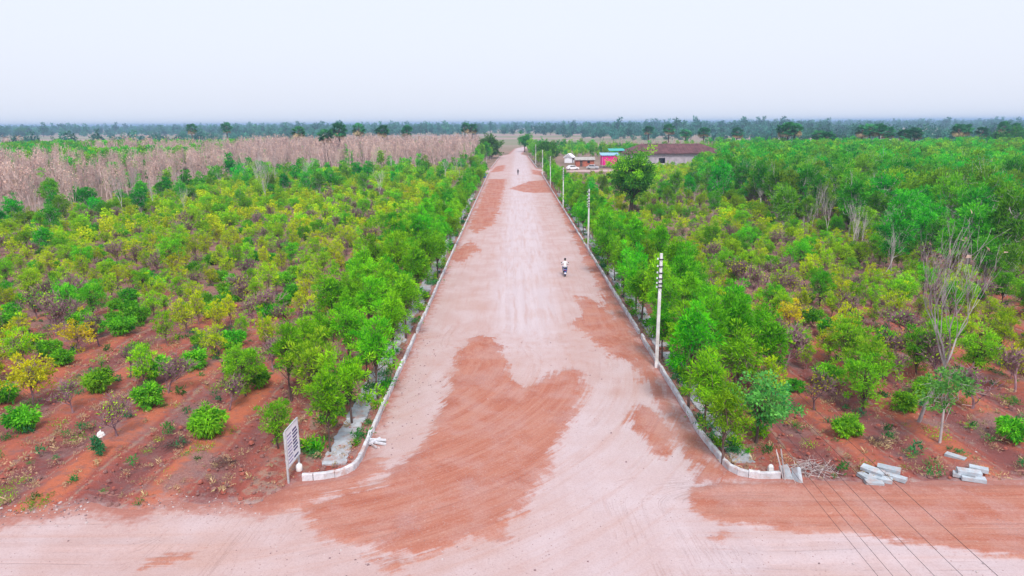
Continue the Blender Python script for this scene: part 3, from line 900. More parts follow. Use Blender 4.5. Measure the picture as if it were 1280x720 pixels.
# ---- plants one can point at
rg = random.Random(11)
SPOT = [
    ('mango_bush', (33, 540), 0.95, 'low round mango bush by the frame edge at lower left', None),
    ('mango_bush', (124, 492), 1.0, 'mango bush with spreading bright leaves above the purple twiggy shrub', None),
    ('mango_bush', (189, 511), 0.95, 'mango bush just behind the purple twiggy shrub on the red soil', None),
    ('mango_bush', (262, 548), 1.08, 'bright green mango bush nearest the signboard, alone on red soil', None),
    ('mango_bush', (246, 463), 0.9, 'mango bush on the ridge between two bare shrubs, third back from the signboard', None),
    ('mango_bush', (322, 486), 0.95, 'dark mango bush up the row behind the one nearest the signboard', None),
    ('mango_bush', (293, 436), 0.95, 'upright mango bush at the head of a bare red furrow', None),
    ('mango_bush', (8, 505), 0.9, 'mango bush cut by the left frame edge under the yellow tree', None),
    ('mango_bush', (80, 458), 0.8, 'small mango bush beside the yellow tree', None),
    ('mango_bush', (1054, 546), 0.95, 'mango bush on the ridge above the heap of kerb stones, lowest one there', None),
    ('mango_bush', (1129, 516), 0.95, 'round mango bush at the foot of the tall dead grey tree', None),
    ('mango_bush', (1264, 549), 0.98, 'mango bush cut by the right frame edge', None),
    ('mango_bush', (990, 492), 0.75, 'small mango bush behind the blue-green roadside tree', None),
    ('yellow_tree', (42, 506), 1.0, 'bright yellow leafed tree at the left edge', 0),
    ('yellow_tree', (100, 442), 0.85, 'yellow leafed tree up the slope from the brightest yellow one', 1),
    ('yellow_tree', (2, 452), 0.95, 'yellow leafed tree cut by the left frame edge', 1),
    ('yellow_tree', (986, 416), 0.85, 'golden yellow tree in the rows beyond the right-hand roadside trees', 0),
    ('yellow_tree', (1040, 438), 0.6, 'small golden bush beside the wide lime green tree', 1),
    ('olive_tree', (396, 512), 1.05, 'dense olive green tree standing over the signboard row, tallest there', 0),
    ('olive_tree', (348, 560), 0.62, 'grey-green bushy sapling behind the signboard', 1),
    ('olive_tree', (1083, 500), 0.98, 'wide lime green tree in the middle of the right plantation', 2),
    ('olive_tree', (1145, 470), 0.8, 'lime green tree left of the tall dead grey tree', 1),
    ('avenue_tree', (413, 566), 0.80, 'slim roadside tree with bare trunk nearest the left kerb corner', 1),
    ('avenue_tree', (440, 530), 0.92, 'second roadside tree from the left kerb corner', 2),
    ('avenue_tree', (903, 580), 0.80, 'slim roadside tree nearest the right kerb corner', 3),
    ('avenue_tree', (880, 545), 0.95, 'second roadside tree from the right kerb corner', 0),
    ('avenue_tree', (860, 512), 1.15, 'tall third roadside tree from the right kerb corner', 1),
    ('bare_shrub', (148, 548), 0.95, 'purple twiggy shrub with few leaves on the red soil at left', 1),
    ('bare_shrub', (92, 518), 0.8, 'small bare shrub beside the low mango bush', 0),
    ('bare_shrub', (212, 494), 1.0, 'leafless shrub between two mango bushes', 2),
    ('bare_shrub', (286, 516), 0.85, 'leafless shrub behind the mango bush nearest the signboard', 3),
    ('bare_shrub', (163, 472), 0.9, 'leafless reddish shrub up the furrow from the purple one', 0),
    ('bare_shrub', (1018, 515), 1.0, 'bare grey shrub between the blue-green tree and a mango bush', 1),
    ('bare_shrub', (1214, 512), 1.1, 'spreading bare shrub on the right behind the slender tree', 2),
    ('bare_shrub', (1268, 490), 1.1, 'dark bare shrub near the right frame edge', 3),
]
CATS = {'mango_bush': 'bush', 'bare_shrub': 'shrub'}
for kind, px, s, lab, var in SPOT:
    p = g(*px)
    if kind == 'mango_bush': s *= 0.78 if px[0] < 640 else 0.64
    plant(kind, p, s, lab, CATS.get(kind, 'tree'), {'mango_bush': 'mango bushes in the rows', 'yellow_tree': 'yellow trees in the rows', 'avenue_tree': 'trees along the kerbs', 'bare_shrub': 'bare shrubs in the rows'}.get(kind), True, rg, var)
    taken.append((p.x, p.y, 0.8 * s))

def special(name, label, t, c, px, scale=1.0, rz=0.0, extra=None):
    p = g(*px)
    o = thing(name, label, 'tree', (p.x, p.y, float(land(p.x, p.y)) - 0.03), rz, None, scale)
    t.build('trunk', o)
    if c is not None: c.build('crown', o)
    taken.append((p.x, p.y, 1.2))
    return o
t, c = crown_plant(301, 3.6, 0.9, 1.65, None, 46, 0.42, 2600, 0.19, 0.10, 'leaf_blue', 'bark_brown', 0.075, twigs=40)
special('spreading_tree', 'blue-green round-headed tree near the right kerb corner', t, c, (945, 554))
t, c = crown_plant(302, 10.8, 3.0, 4.5, None, 95, 0.95, 9000, 0.36, 0.16, 'leaf_dark', 'bark_brown', 0.34, twigs=60, top=-0.10, hollow=0.35)
c2t, c2 = crown_plant(303, 11.2, 4.4, 4.3, None, 60, 0.75, 3800, 0.36, 0.16, 'leaf_olive', 'bark_brown', 0.2)  # lighter leaves paint highlights into the upper crown
c.merge(c2)
special('tall_dark_tree', 'tall dark green tree towering over the saplings behind the second pole', t, c, (788, 272))
t, c = bare_plant(311, 10.8, 0.45, 4, 'bark_ash', 0.14, 'leaf_dry', 24, 0.35, 0.2, first=0.5, kids=3, up=0.6, rmin=0.012)
special('dead_grey_tree', 'tall dead tree with pale grey forked branches on the right', t, c, (1147, 530))
t, c = crown_plant(312, 3.9, 1.9, 1.15, None, 30, 0.33, 1100, 0.19, 0.09, 'leaf_blue', 'bark_grey', 0.06, twigs=30)
special('slender_tree', 'slender tree with a long bare pale trunk beside the dead grey tree', t, c, (1174, 556))
t, c = crown_plant(313, 9.5, 2.5, 4.3, None, 80, 0.95, 6500, 0.36, 0.16, 'leaf_forest', 'bark_brown', 0.26, twigs=40)
special('broad_tree', 'broad dark tree rising above the right-hand saplings', t, c, (1118, 292))
t, c = crown_plant(314, 10.0, 0.8, 6.5, None, 110, 1.1, 5000, 0.7, 0.35, 'leaf_dark', 'bark_brown', 0.4)
special('dark_round_tree', 'dark spreading tree at the far end of the left kerb', t, c, (613, 198))
t, c = crown_plant(315, 8.5, 1.6, 5.2, None, 70, 1.2, 4500, 0.6, 0.3, 'leaf_dark', 'bark_brown', 0.35)
special('dark_bushy_tree', 'dark bushy tree at the far right of the road end', t, c, (684, 203))
t, c = crown_plant(316, 10.5, 2.5, 4.0, None, 60, 1.2, 3500, 0.6, 0.3, 'leaf_forest', 'bark_brown', 0.3)
special('road_end_tree', 'green tree standing beside the road where it bends away', t, c, (656, 190))
t, c = crown_plant(317, 14.0, 2.0, 9.5, None, 80, 2.2, 4000, 1.2, 0.6, 'leaf_dark', 'bark_brown', 0.5)
special('lone_field_tree', 'dark lone tree standing in the far field at the left', t, c, (28, 170.5))
t, c = crown_plant(318, 12.0, 1.5, 10.5, None, 90, 1.8, 5000, 0.9, 0.45, 'leaf_dark', 'bark_brown', 0.45)
special('dark_grove_tree', 'dark wide tree beyond the forest at the right edge', t, c, (1262, 193))

ORD = 'first second third fourth fifth sixth seventh eighth ninth tenth eleventh twelfth thirteenth fourteenth fifteenth sixteenth seventeenth eighteenth nineteenth twentieth'.split()
def ordinal(n):
    if n < 20: return ORD[n]
    tens = {2: 'twenty', 3: 'thirty', 4: 'forty', 5: 'fifty'}[(n + 1) // 10]
    return tens + ('-' + ORD[(n + 1) % 10 - 1] if (n + 1) % 10 else 'th').replace('yth', 'ieth')
# ---- roadside trees: two loose lines on either side
for side in (-1, 1):
    word = 'left' if side < 0 else 'right'
    for line, off in ((0, 1.25), (1, 3.4), (2, 5.4)):
        y = 33.0 + line * 1.4 + (4.0 if side > 0 and line == 0 else 0)
        nth = 0
        while y < (213 if line < 2 else 135):
            x = (KL - off if side < 0 else KR + off) + rg.gauss(0, 0.3)
            if free(x, y, 0.5) and rg.random() > 0.05:
                s = rg.uniform(0.78, 1.15) * (1.0 if line == 0 else 0.92) * (1.0 if y < 80 else 0.84)
                o = plant('avenue_tree', (x, y), s, ('green roadside tree, %s along the %s line behind the %s kerb' % (ordinal(nth), ('first', 'second', 'third')[line], word)) if y < 80 else 'green roadside tree farther up the lines behind the %s kerb' % word, 'tree', 'trees behind the %s kerb' % word, None, rg, None, (rg.uniform(0.9, 1.15), rg.uniform(0.9, 1.1)))
                taken.append((x, y, 0.5)); nth += 1
            y += rg.uniform(2.3, 3.3) * (1 if y < 110 else 1.25)

# ---- trees along both sides of the road's far end
for side in (-1, 1):
    word = 'left' if side < 0 else 'right'
    n_ = 0
    for yy in np.arange(234, 345, 7.5):
        x_ = (KL - 3.0 - rg.random() * 4 + (yy - 232) * 0.02) if side < 0 else (9.5 + rg.random() * 3.5)
        plant('olive_tree' if rg.random() < 0.5 else 'forest_tree', (x_, yy + rg.uniform(-2, 2)), rg.uniform(0.75, 1.2), 'far roadside tree beyond the cross track, %s along the %s verge' % (ordinal(n_), word), 'tree', 'trees at the far end of the road', False, rg)
        n_ += 1
# ---- the plantation rows
cand = {}; ROWLAB = [None]
def want(kind, x, y, s, side):
    cand.setdefault((kind, side), []).append((x, y, s, ROWLAB[0]))
rr2 = random.Random(77)
def pick(side, x, y):
    a = abs(x); u = rr2.random()
    if side < 0:
        green = smooth(48, 80, a) * 0.62 + smooth(110, 170, y) * 0.22
        green = min(1.0, float(green))
        if y < 62:
            tab = (('mango_bush', .34), ('bare_shrub', .22), ('yellow_green_tree', .38 ), ('olive_tree', .06))
        elif y < 110:
            tab = (('mango_bush', .20), ('bare_shrub', .09), ('yellow_green_tree', .62), ('olive_tree', .09))
        else:
            tab = (('mango_bush', .05), ('bare_shrub', .12), ('yellow_green_tree', .66), ('olive_tree', .17))
        if rr2.random() < green: tab = (('forest_tree', .36), ('olive_tree', .42), ('yellow_green_tree', .12), ('bare_sapling', .10))
    else:
        green = min(1.0, float(smooth(30, 52, a) * 0.85 * smooth(50, 80, y) + smooth(100, 150, y) * 0.12))
        if y < 60:
            tab = (('mango_bush', .17), ('bare_shrub', .28), ('yellow_green_tree', .36), ('olive_tree', .19))
        else:
            tab = (('mango_bush', .04), ('bare_shrub', .20), ('yellow_green_tree', .46), ('olive_tree', .30))
        if rr2.random() < green: tab = (('forest_tree', .56), ('olive_tree', .22), ('bare_sapling', .17), ('bare_shrub', .05))
    acc = 0
    for k_, p_ in tab:
        acc += p_
        if u < acc: return k_
    return tab[-1][0]
SZ = {'mango_bush': (0.52, 0.82), 'bare_shrub': (0.8, 1.25), 'yellow_green_tree': (0.55, 0.98), 'olive_tree': (0.5, 0.92), 'forest_tree': (0.66, 1.22), 'bare_sapling': (0.8, 1.4)}
for side in (-1, 1):
    x = -14.8 if side < 0 else 14.0
    k = 0
    while abs(x) < 210:
        y = 26.0 + rr2.random() * 3; nth = 0
        while y < 300:
            step = 2.3 if k % 2 == 0 else 2.6
            px_, py_ = x + rr2.gauss(0, 0.12 if y < 75 else 0.25), y + rr2.gauss(0, 0.4)
            y += step * rr2.uniform(0.8, 1.25)
            lim = 0.0
            if py_ < 31 + 0.1 * abs(x): continue
            if k % 2 and (py_ < 37 or (py_ < 52 and rr2.random() < 0.35)): continue
            if side < 0 and py_ > 96 and px_ < -74 + max(0, (py_ - 205)) * 3: continue      # the dry teak stand
            if side < 0 and py_ > 232: continue
            if side > 0 and sdf_poly(YARD, px_, py_) > -1: continue
            if side > 0 and py_ > 232 and 34 < px_ < 82 and py_ < 262: continue
            if not in_view(px_, py_): continue
            rr_c = 0.35 if py_ > 55 else 0.6
            if not free(px_, py_, rr_c): continue
            kind = pick(side, px_, py_)
            lo, hi = SZ[kind]
            s = rr2.uniform(lo, hi)
            if side < 0 and kind == 'forest_tree': s *= 0.74
            if 150 < py_ < 236 and 8 < px_ < 0.262 * py_ and side > 0: s *= 0.66; kind = 'yellow_green_tree' if kind in ('forest_tree', 'bare_sapling') else kind
            elif side > 0 and 80 < py_ and px_ < 0.30 * py_: s *= 0.74
            ROWLAB[0] = (k, nth) if py_ < 75 else None; nth += 1
            want(kind, px_, py_, s, side)
        x += side * (2.3 if side < 0 else 2.2); k += 1
ROWLAB[0] = None
for x in np.arange(-420, -8, 3.4):
    for y in np.arange(97, 420, 3.4):
        px_, py_ = x + rr2.gauss(0, 0.6), y + rr2.gauss(0, 0.6)
        edge = -74 + max(0, (py_ - 205)) * 3
        if px_ > edge or px_ > -13 - (py_ - 216) * 0.02: continue
        if py_ > 330 + 60 * float(vnoise(px_, 0, 60, 8)): continue
        if not in_view(px_, py_, 20): continue
        gap = float(vnoise(px_, py_, 45, 9))
        if py_ > 175 and px_ < -110 and gap > 0.62:
            want('forest_tree', px_, py_, rr2.uniform(0.85, 1.25), -1)
        elif rr2.random() < 0.07: want('forest_tree', px_, py_, rr2.uniform(0.7, 1.1), -1)
        elif rr2.random() < 0.45 + 0.6 * float(vnoise(px_, py_, 14, 23)):
            want('dry_teak', px_, py_, rr2.uniform(0.75, 1.0) + 0.55 * float(vnoise(px_, py_, 22, 24)), -1)

for x in np.arange(10, 330, 3.6):
    for y in np.arange(232, 430, 4.2):
        px_, py_ = x + rr2.gauss(0, 0.8), y + rr2.gauss(0, 0.9)
        if py_ < 300 and (sdf_poly(YARD, px_, py_) > -1 or px_ > 75): continue
        if 34 < px_ < 82 and py_ < 262: continue
        if not in_view(px_, py_, 20) or sdf_poly(ROAD, px_, py_) > -2: continue
        gap = float(vnoise(px_, py_ * 0.5, 40, 19))
        if rr2.random() > 0.6: continue
        if gap < 0.45: want('dry_teak', px_, py_, rr2.uniform(0.42, 0.7), 1)
        else: want('olive_tree' if rr2.random() < 0.6 else 'forest_tree', px_, py_, rr2.uniform(0.5, 0.9), 1)
LAB = {
    'mango_bush': ('round mango bush among the rows %s of the road', 'bush', 'mango bushes in the rows'),
    'bare_shrub': ('bare twiggy shrub among the rows %s of the road', 'shrub', 'bare shrubs in the rows'),
    'yellow_green_tree': ('thin yellow-green young tree in the rows %s of the road', 'tree', 'yellow-green young trees'),
    'olive_tree': ('bushy mid-green tree in the plantation %s of the road', 'tree', 'mid-green trees of the plantation'),
    'forest_tree': ('tall deep green tree in the wood %s of the road', 'tree', 'deep green trees'),
    'bare_sapling': ('tall thin leafless grey sapling %s of the road', 'sapling', 'leafless grey saplings'),
    'dry_teak': ('dry pinkish leafless tree in the stand %s of the road', 'tree', 'dry trees of the bare stand'),
}
FAR_PROTO = {
    'mango_bush': [crown_plant(520 + s, 1.95, 0.3, 1.05, None, 20, 0.34, 420, 0.5, 0.17, 'leaf_mango', 'bark_brown', 0.06, far=True) for s in range(2)],
    'yellow_green_tree': [crown_plant(540 + s, 3.2, 0.5, 1.2, None, 34, 0.26, 420, 0.28, 0.15, 'leaf_yellowgreen', 'bark_twig', 0.05, far=True) for s in range(4)],
    'olive_tree': [crown_plant(560 + s, 4.2, 0.7, 1.4, None, 36, 0.32, 600, 0.34, 0.15, 'leaf_olive', 'bark_brown', 0.07, far=True) for s in range(3)],
    'forest_tree': [crown_plant(580 + s, 7.2, 1.9, 1.75, None, 42, 0.50, 700, 0.54, 0.26, 'leaf_forest', 'bark_grey', 0.11, far=True, top=0.2, hollow=0.2) for s in range(4)],
    'bare_shrub': [bare_plant(600 + s, 2.6, 0.75, 3, 'bark_twig', 0.05, 'leaf_olive', 60, 0.2, 0.1, first=0.34, rmin=0.014) for s in range(2)],
    'bare_sapling': [bare_plant(620 + s, 5.5, 0.40, 2, 'bark_grey', 0.06, None, 0, first=0.5, kids=4, up=0.6, rmin=0.02) for s in range(2)],
    'dry_teak': [bare_plant(640 + s, 7.5, 0.34, 2, 'bark_pink', 0.15, 'leaf_dry', 45, 0.45, 0.22, first=0.66, kids=5, up=1.0, rmin=0.055) for s in range(4)],
}
def joined(pair):
    m = MB(); m.merge(pair[0])
    if pair[1] is not None: m.merge(pair[1])
    return m
totals = {}
for (kind, side), L_ in cand.items(): totals.setdefault(kind, []).extend((math.hypot(x, y), x, y, s, side, rl) for x, y, s, rl in L_)
for kind, L_ in totals.items():
    L_.sort(key=lambda t_: t_[:3])
    room = 300 - COUNT.get(kind, 0)
    lab, cat, grp = LAB[kind]
    for d, x, y, s, side, rl in L_[:room]:
        wd = 'left' if side < 0 else 'right'
        lb = (lab.split(' among')[0].split(' in the')[0].replace(' %s of the road', '') + ', %s plant along the %s row %s of the road' % (ordinal(rl[1]), ordinal(rl[0]), wd)) if rl else lab.replace(' %s', ', farther off %s') % wd
        plant(kind, (x, y), s, lb, cat, grp + ' ' + wd + ' of the road', None, rg, None, (rg.uniform(0.88, 1.15), rg.uniform(0.88, 1.12)))
    rest = L_[room:]
    if rest:
        pts = np.array([(x, y, float(land(x, y)) - 0.02) for _, x, y, _, _, _ in rest])
        stuff_instances('distant_' + kind + 's', lab.replace(' %s of the road', ' farther off'), [joined(p) for p in FAR_PROTO[kind]], pts, np.array([s for _, _, _, s, _, _ in rest]), np.array([rg.uniform(0, 6.28) for _ in rest]))
print('plants', {k: len(v) for k, v in totals.items()}, COUNT)

# ---- palmyra palms
pp = [palm_plant(700 + s, 13.5, 3.5, 34) for s in range(3)]
PM = [tuple(m.mesh('palm_' + n_) for m, n_ in zip(p, ('trunk', 'fronds', 'dead_fronds'))) for p in pp]
PALMS = [  # photograph x, height of the crown's middle, distance
    (239, 161, 420), (283, 160, 430), (374, 166, 330), (408, 171, 255), (424, 164, 275), (449, 162, 330), (478, 164, 320), (509, 165, 350), (581, 160, 400), (590, 161, 405),
    (811, 164, 420), (836, 162, 380), (857, 168, 370), (880, 167, 360), (921, 167, 330), (978, 164, 300), (985, 163, 295), (993, 163, 298), (1024, 171, 290), (1034, 174, 280),
    (1078, 165, 300), (1088, 163, 290), (1100, 164, 305), (1110, 167, 300), (1130, 170, 285), (1143, 169, 290), (1198, 164, 290), (1205, 163, 300), (1228, 167, 320), (1256, 160, 310), (1268, 161, 330),
]
rp = random.Random(9)
for i, (px, py, D) in enumerate(PALMS):
    d = ray(px, py); tt = D / d.y
    x, y, z = d.x * tt, D, CAM_H + d.z * tt
    hh = max(8.0, z + 2.1)
    word = 'beyond the dry trees' if x < 0 else ('near the rusty roofed shed' if px < 930 else 'above the deep green wood')
    o = thing('palmyra_palm', 'palmyra palm, %s counting from the %s of the palms %s' % (ordinal(i if x < 0 else i - 10 if px < 930 else i - 15), 'left', word), 'palm tree', (x, y, float(land(x, y)) - 0.05), rp.uniform(0, 6.28), 'palms ' + word, 1.0)
    v = PM[i % 3]
    s = hh / 13.5
    for nm, me in zip(('trunk', 'fronds', 'dead_fronds'), v):
        link(nm, me, o)
    k = rp.uniform(0.95, 1.2)
    o.scale = (k, k, s)

# ---- the far woods
fp = [joined(crown_plant(800 + s_, (11.0, 14.0, 17.0, 12.0, 17.0, 8.0)[s_], (1.0, 2.0, 4.0, 1.5, 6.0, 0.6)[s_], (5.5, 5.0, 4.0, 7.0, 4.5, 6.0)[s_], None, 20, 1.9, 190, 2.3, 1.2, 'leaf_far_hazed', 'bark_brown', 0.3, far=True, hollow=0.3)) for s_ in range(6)]
rf = np.random.RandomState(4)
P_ = []; S_ = []
y = 350.0
while y < 7000:
    half = 0.80 * y + 30
    n_ = int(2 * half / (8 + y * 0.006))
    xx = rf.uniform(-half, half, n_); yy = y + rf.uniform(-0.03, 0.03, n_) * y
    dens = 0.7 * vnoise(xx, yy * 0.35, 110 + y * 0.05, 12) + 0.3 * rf.rand(n_)
    thr = 0.62 if y < 430 else (0.58 if y < 620 else (0.52 if y < 900 else 0.34))
    ok = dens > thr
    ok &= ~((np.abs(xx - 4) < 12) & (yy < 450)) & ~((yy < 390) & (xx < -40)) & ~((np.abs(xx - 40) < 50) & (yy < 330))
    for a, c_ in zip(xx[ok], yy[ok]):
        P_.append((a, c_, float(land(a, c_)) - 0.2)); S_.append(rf.uniform(0.4, 0.75) if c_ < 800 else min(1.22, rf.uniform(0.5, 1.0) + (0.3 if rf.rand() < 0.2 else 0)))
    y *= 1.035
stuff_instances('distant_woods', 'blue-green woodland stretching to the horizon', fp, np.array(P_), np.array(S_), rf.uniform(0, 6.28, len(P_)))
print('woods', len(P_))

# ---- weeds, straw and litter
def tuft(seed, n, h, sp, mat):
    rs = np.random.RandomState(seed); m = MB()
    pos = np.concatenate([rs.normal(size=(n, 2)) * sp, np.zeros((n, 1))], 1)
    pos = np.repeat(pos, 2, 0); n *= 2; pos[:, 2] = rs.rand(n) * h * 0.7
    leaves(m, rs, pos, np.tile((0, 0, 0.5), (n, 1)), 0.5 * h, h * 0.11, mat, rs.rand(n), 0, 0.6)
    return m
def scatter(n, fn, seed):
    rs = np.random.RandomState(seed); out = []
    while len(out) < n:
        x, y = fn(rs)
        if in_view(x, y, 10, 0.3): out.append((x, y, 0.0))
    return np.array(out)
def on_rows(rs):
    y = 24 + 70 * rs.rand() ** 1.5
    side = -1 if rs.rand() < 0.5 else 1
    k = rs.randint(0, 16)
    base = (-14.8 - 2.3 * k) if side < 0 else (14.0 + 2.2 * k)
    return base + rs.normal() * 0.45, y
def off_road(fn):
    def f(rs):
        while True:
            x, y = fn(rs)
            if sdf_poly(ROAD, x, y) < -0.5: return x, y
    return f
pts = scatter(900, off_road(on_rows), 31)
stuff_instances('weeds', 'low green weeds along the planting ridges', [tuft(1, 40, 0.35, 0.16, 'leaf_weed'), tuft(2, 26, 0.5, 0.12, 'leaf_weed'), tuft(3, 50, 0.25, 0.22, 'leaf_olive')], pts, np.random.RandomState(1).uniform(0.5, 1.3, len(pts)), np.random.RandomState(2).uniform(0, 6, len(pts)))
pts = scatter(5000, off_road(lambda rs: ((rs.rand() - 0.5) * 130, 24 + 60 * rs.rand() ** 1.3)), 32)
stuff_instances('dry_grass', 'dry straw and fallen leaves on the red soil', [tuft(5, 22, 0.28, 0.2, 'leaf_straw'), tuft(6, 16, 0.16, 0.28, 'leaf_dry'), tuft(7, 12, 0.35, 0.1, 'bark_twig' if False else 'leaf_straw')], pts, np.random.RandomState(3).uniform(0.4, 1.2, len(pts)), np.random.RandomState(4).uniform(0, 6, len(pts)))
def verge(rs):
    side = -1 if rs.rand() < 0.5 else 1
    y = 29 + 110 * rs.rand() ** 1.4
    return ((KL - (0.35 if rs.rand() < 0.4 else 2.1) - abs(rs.normal()) * 0.5) if side < 0 else (KR + 0.4 + abs(rs.normal()) * 1.4)), y
pts = scatter(330, verge, 33)
stuff_instances('verge_weeds', 'bushy weeds growing behind the kerbs', [tuft(8, 60, 0.45, 0.2, 'leaf_weed'), tuft(9, 40, 0.65, 0.16, 'leaf_avenue')], pts, np.random.RandomState(5).uniform(0.4, 1.2, len(pts)), np.random.RandomState(6).uniform(0, 6, len(pts)))

def pebble(seed, mat):
    rs = np.random.RandomState(seed); m = MB()
    k = 6; vs = [(0, 0, 0.7)]
    for r_, z_ in ((0.75, 0.45), (1.0, -0.15)):
        for j in range(k):
            a = 2 * PI * (j + 0.5 * (z_ > 0)) / k
            vs.append((r_ * math.cos(a) * rs.uniform(.75, 1.2), r_ * math.sin(a) * rs.uniform(.75, 1.2), z_ * rs.uniform(.8, 1.2)))
    qs = [(0, 1 + j, 1 + (j + 1) % k, -1) for j in range(k)] + [(1 + j, 1 + k + j, 1 + k + (j + 1) % k, 1 + (j + 1) % k) for j in range(k)]
    m.add(vs, qs, mat); return m
mat_plain('clod_red', (0.34, 0.10, 0.075), 0.95, 0.3, 5.0)
mat_plain('clod_brown', (0.24, 0.12, 0.11), 0.95, 0.3, 5.0)
pts = scatter(5200, off_road(lambda rs: ((rs.rand() - 0.5) * 90, 24 + 36 * rs.rand() ** 1.3)), 36)
stuff_instances('soil_clods', 'red clods of turned earth between the planting rows', [pebble(20 + s_, 'clod_red' if s_ % 2 else 'clod_brown') for s_ in range(4)], pts, np.abs(np.random.RandomState(9).normal(0, 0.045, len(pts))) + 0.03, np.random.RandomState(10).uniform(0, 6, len(pts)))
def stones_at(rs):
    u = rs.rand()
    if u < 0.35: p = g(rs.normal(505, 30), rs.normal(480, 55)); return p.x, p.y
    if u < 0.50: p = g(rs.uniform(0, 110), rs.normal(637, 9)); return p.x, p.y
    if u < 0.62: p = g(rs.uniform(180, 330), rs.normal(632, 9)); return p.x, p.y
    if u < 0.65: p = g(rs.normal(455, 70), rs.normal(698, 14)); return p.x, p.y
    return rs.uniform(-22, 22), 20 + 35 * rs.rand() ** 1.3
pts = scatter(1000, stones_at, 35)
for i in range(len(pts)): pts[i, 2] = -0.005
stuff_instances('loose_gravel', 'small loose stones scattered over the dirt road', [pebble(s, 'stone_dark' if s % 3 else 'stone_pale') for s in range(5)], pts, np.abs(np.random.RandomState(7).normal(0, 0.020, len(pts))) + 0.012, np.random.RandomState(8).uniform(0, 6, len(pts)))

# ------------------------------------------------------------------ utility poles and wires
POLE_Y = [40.6, 82, 123, 164, 205, 262]
POLE_X = 9.05 + 0.25
ZW = [6.95, 6.5, 6.1, 5.75, 5.45, 5.2]
ordn = ['nearest', 'second nearest', 'third nearest', 'fourth nearest', 'fifth nearest', 'farthest']
def pole(i, y):
    x = POLE_X - (0.25 if i == 0 else 0)
    o = thing('utility_pole', '%s concrete utility pole in the row behind the right kerb' % ordn[i], 'pole', (x, y, -0.02), 0, 'utility poles along the right kerb')
    m = MB(); m.box((0, 0, 3.6), (0.20, 0.17, 7.4), 'concrete_pole', None, 0.75); m.build('shaft', o)
    for z in ZW:
        m = MB(); m.box((0, 0, z), (0.29, 0.25, 0.06), 'dark_metal'); cl = m.build('clamp', o)
        m = MB(); m.lathe([(0.0, 0.0), (0.05, 0.0), (0.06, 0.03), (0.035, 0.06), (0.05, 0.09), (0.0, 0.11)], 'board_white', 8, (-0.19, 0, z - 0.02)); m.build('insulator', cl)
    m = MB(); m.tube([(0, 0.14, 0.4), (0, 0.13, 5)], 0.012, 'galvanised', 4); m.build('earth_wire', o)
    return x
pxs = [pole(i, y) for i, y in enumerate(POLE_Y)]
names = ['topmost', 'second from top', 'third from top', 'third from bottom', 'second from bottom', 'lowest']
for k, z in enumerate(ZW):
    m = MB()
    ends = [(POLE_X - 0.1, -3.0)] + list(zip(pxs, POLE_Y))
    for j in range(len(ends) - 1):
        (x0, y0), (x1, y1) = ends[j], ends[j + 1]
        sag = (0.35 + 0.10 * k) * (((y1 - y0) / 41) ** 2)
        zz0 = z if j else z + (0.2 - 0.11 * k)
        pts = [(x0 - 0.19 + (x1 - x0) * t, y0 + (y1 - y0) * t, zz0 + (z - zz0) * t + 0.05 - 4 * sag * t * (1 - t)) for t in np.linspace(0, 1, 14 if j < 2 else 7)]
        m.tube(pts, 0.0065, 'wire_black', 4, cap=False)
    tag(m.build('overhead_wire'), '%s of the six thin overhead wires strung along the poles' % names[k], 'wire', 'overhead wires')

# ------------------------------------------------------------------ signboard
a = g(361, 603); c_ = g(374.5, 585)
dv = Vector((c_.x - a.x, c_.y - a.y, 0)); Wd = max(1.25, dv.length); rz = math.atan2(dv.y, dv.x)
sign = thing('notice_board', 'tall white notice board with rows of dark lettering on two posts', 'sign', (a.x, a.y, 0), rz)
for xx in (0.0, Wd):
    m = MB(); m.box((xx, 0.0, 1.13), (0.075, 0.075, 2.4), 'galvanised'); m.build('post', sign)
m = MB(); m.box((Wd / 2, -0.055, 1.56), (Wd + 0.08, 0.025, 1.72), 'board_white'); board = m.build('board', sign)
m = MB()
zt, zb, xl, xr = 2.42, 0.70, -0.04, Wd + 0.04
for (cx, cz, sx, szz) in (((xl + xr) / 2, zt, Wd + 0.14, 0.05), ((xl + xr) / 2, zb, Wd + 0.14, 0.05), (xl - 0.01, (zt + zb) / 2, 0.05, zt - zb - 0.05), (xr + 0.01, (zt + zb) / 2, 0.05, zt - zb - 0.05)):
    m.box((cx, -0.06, cz), (sx, 0.05, szz), 'galvanised')
m.build('frame', board)
rs_ = random.Random(3)
for r_ in range(9):
    z_ = 2.10 - r_ * 0.155
    m = MB()
    x_ = 0.08
    while x_ < Wd * 0.42:
        wl = rs_.uniform(0.03, 0.07); m.box((x_ + wl / 2, -0.0705, z_), (wl, 0.004, 0.055), 'print_violet' if r_ % 3 else 'print_blue'); x_ += wl + 0.025
    x_ = Wd * 0.52
    while x_ < Wd * (0.80 + 0.14 * rs_.random()) and r_ not in (7,):
        wl = rs_.uniform(0.05, 0.12); m.box((x_ + wl / 2, -0.0705, z_), (wl, 0.004, 0.085), 'print_blue'); x_ += wl + 0.02
    m.build('lettering', board)

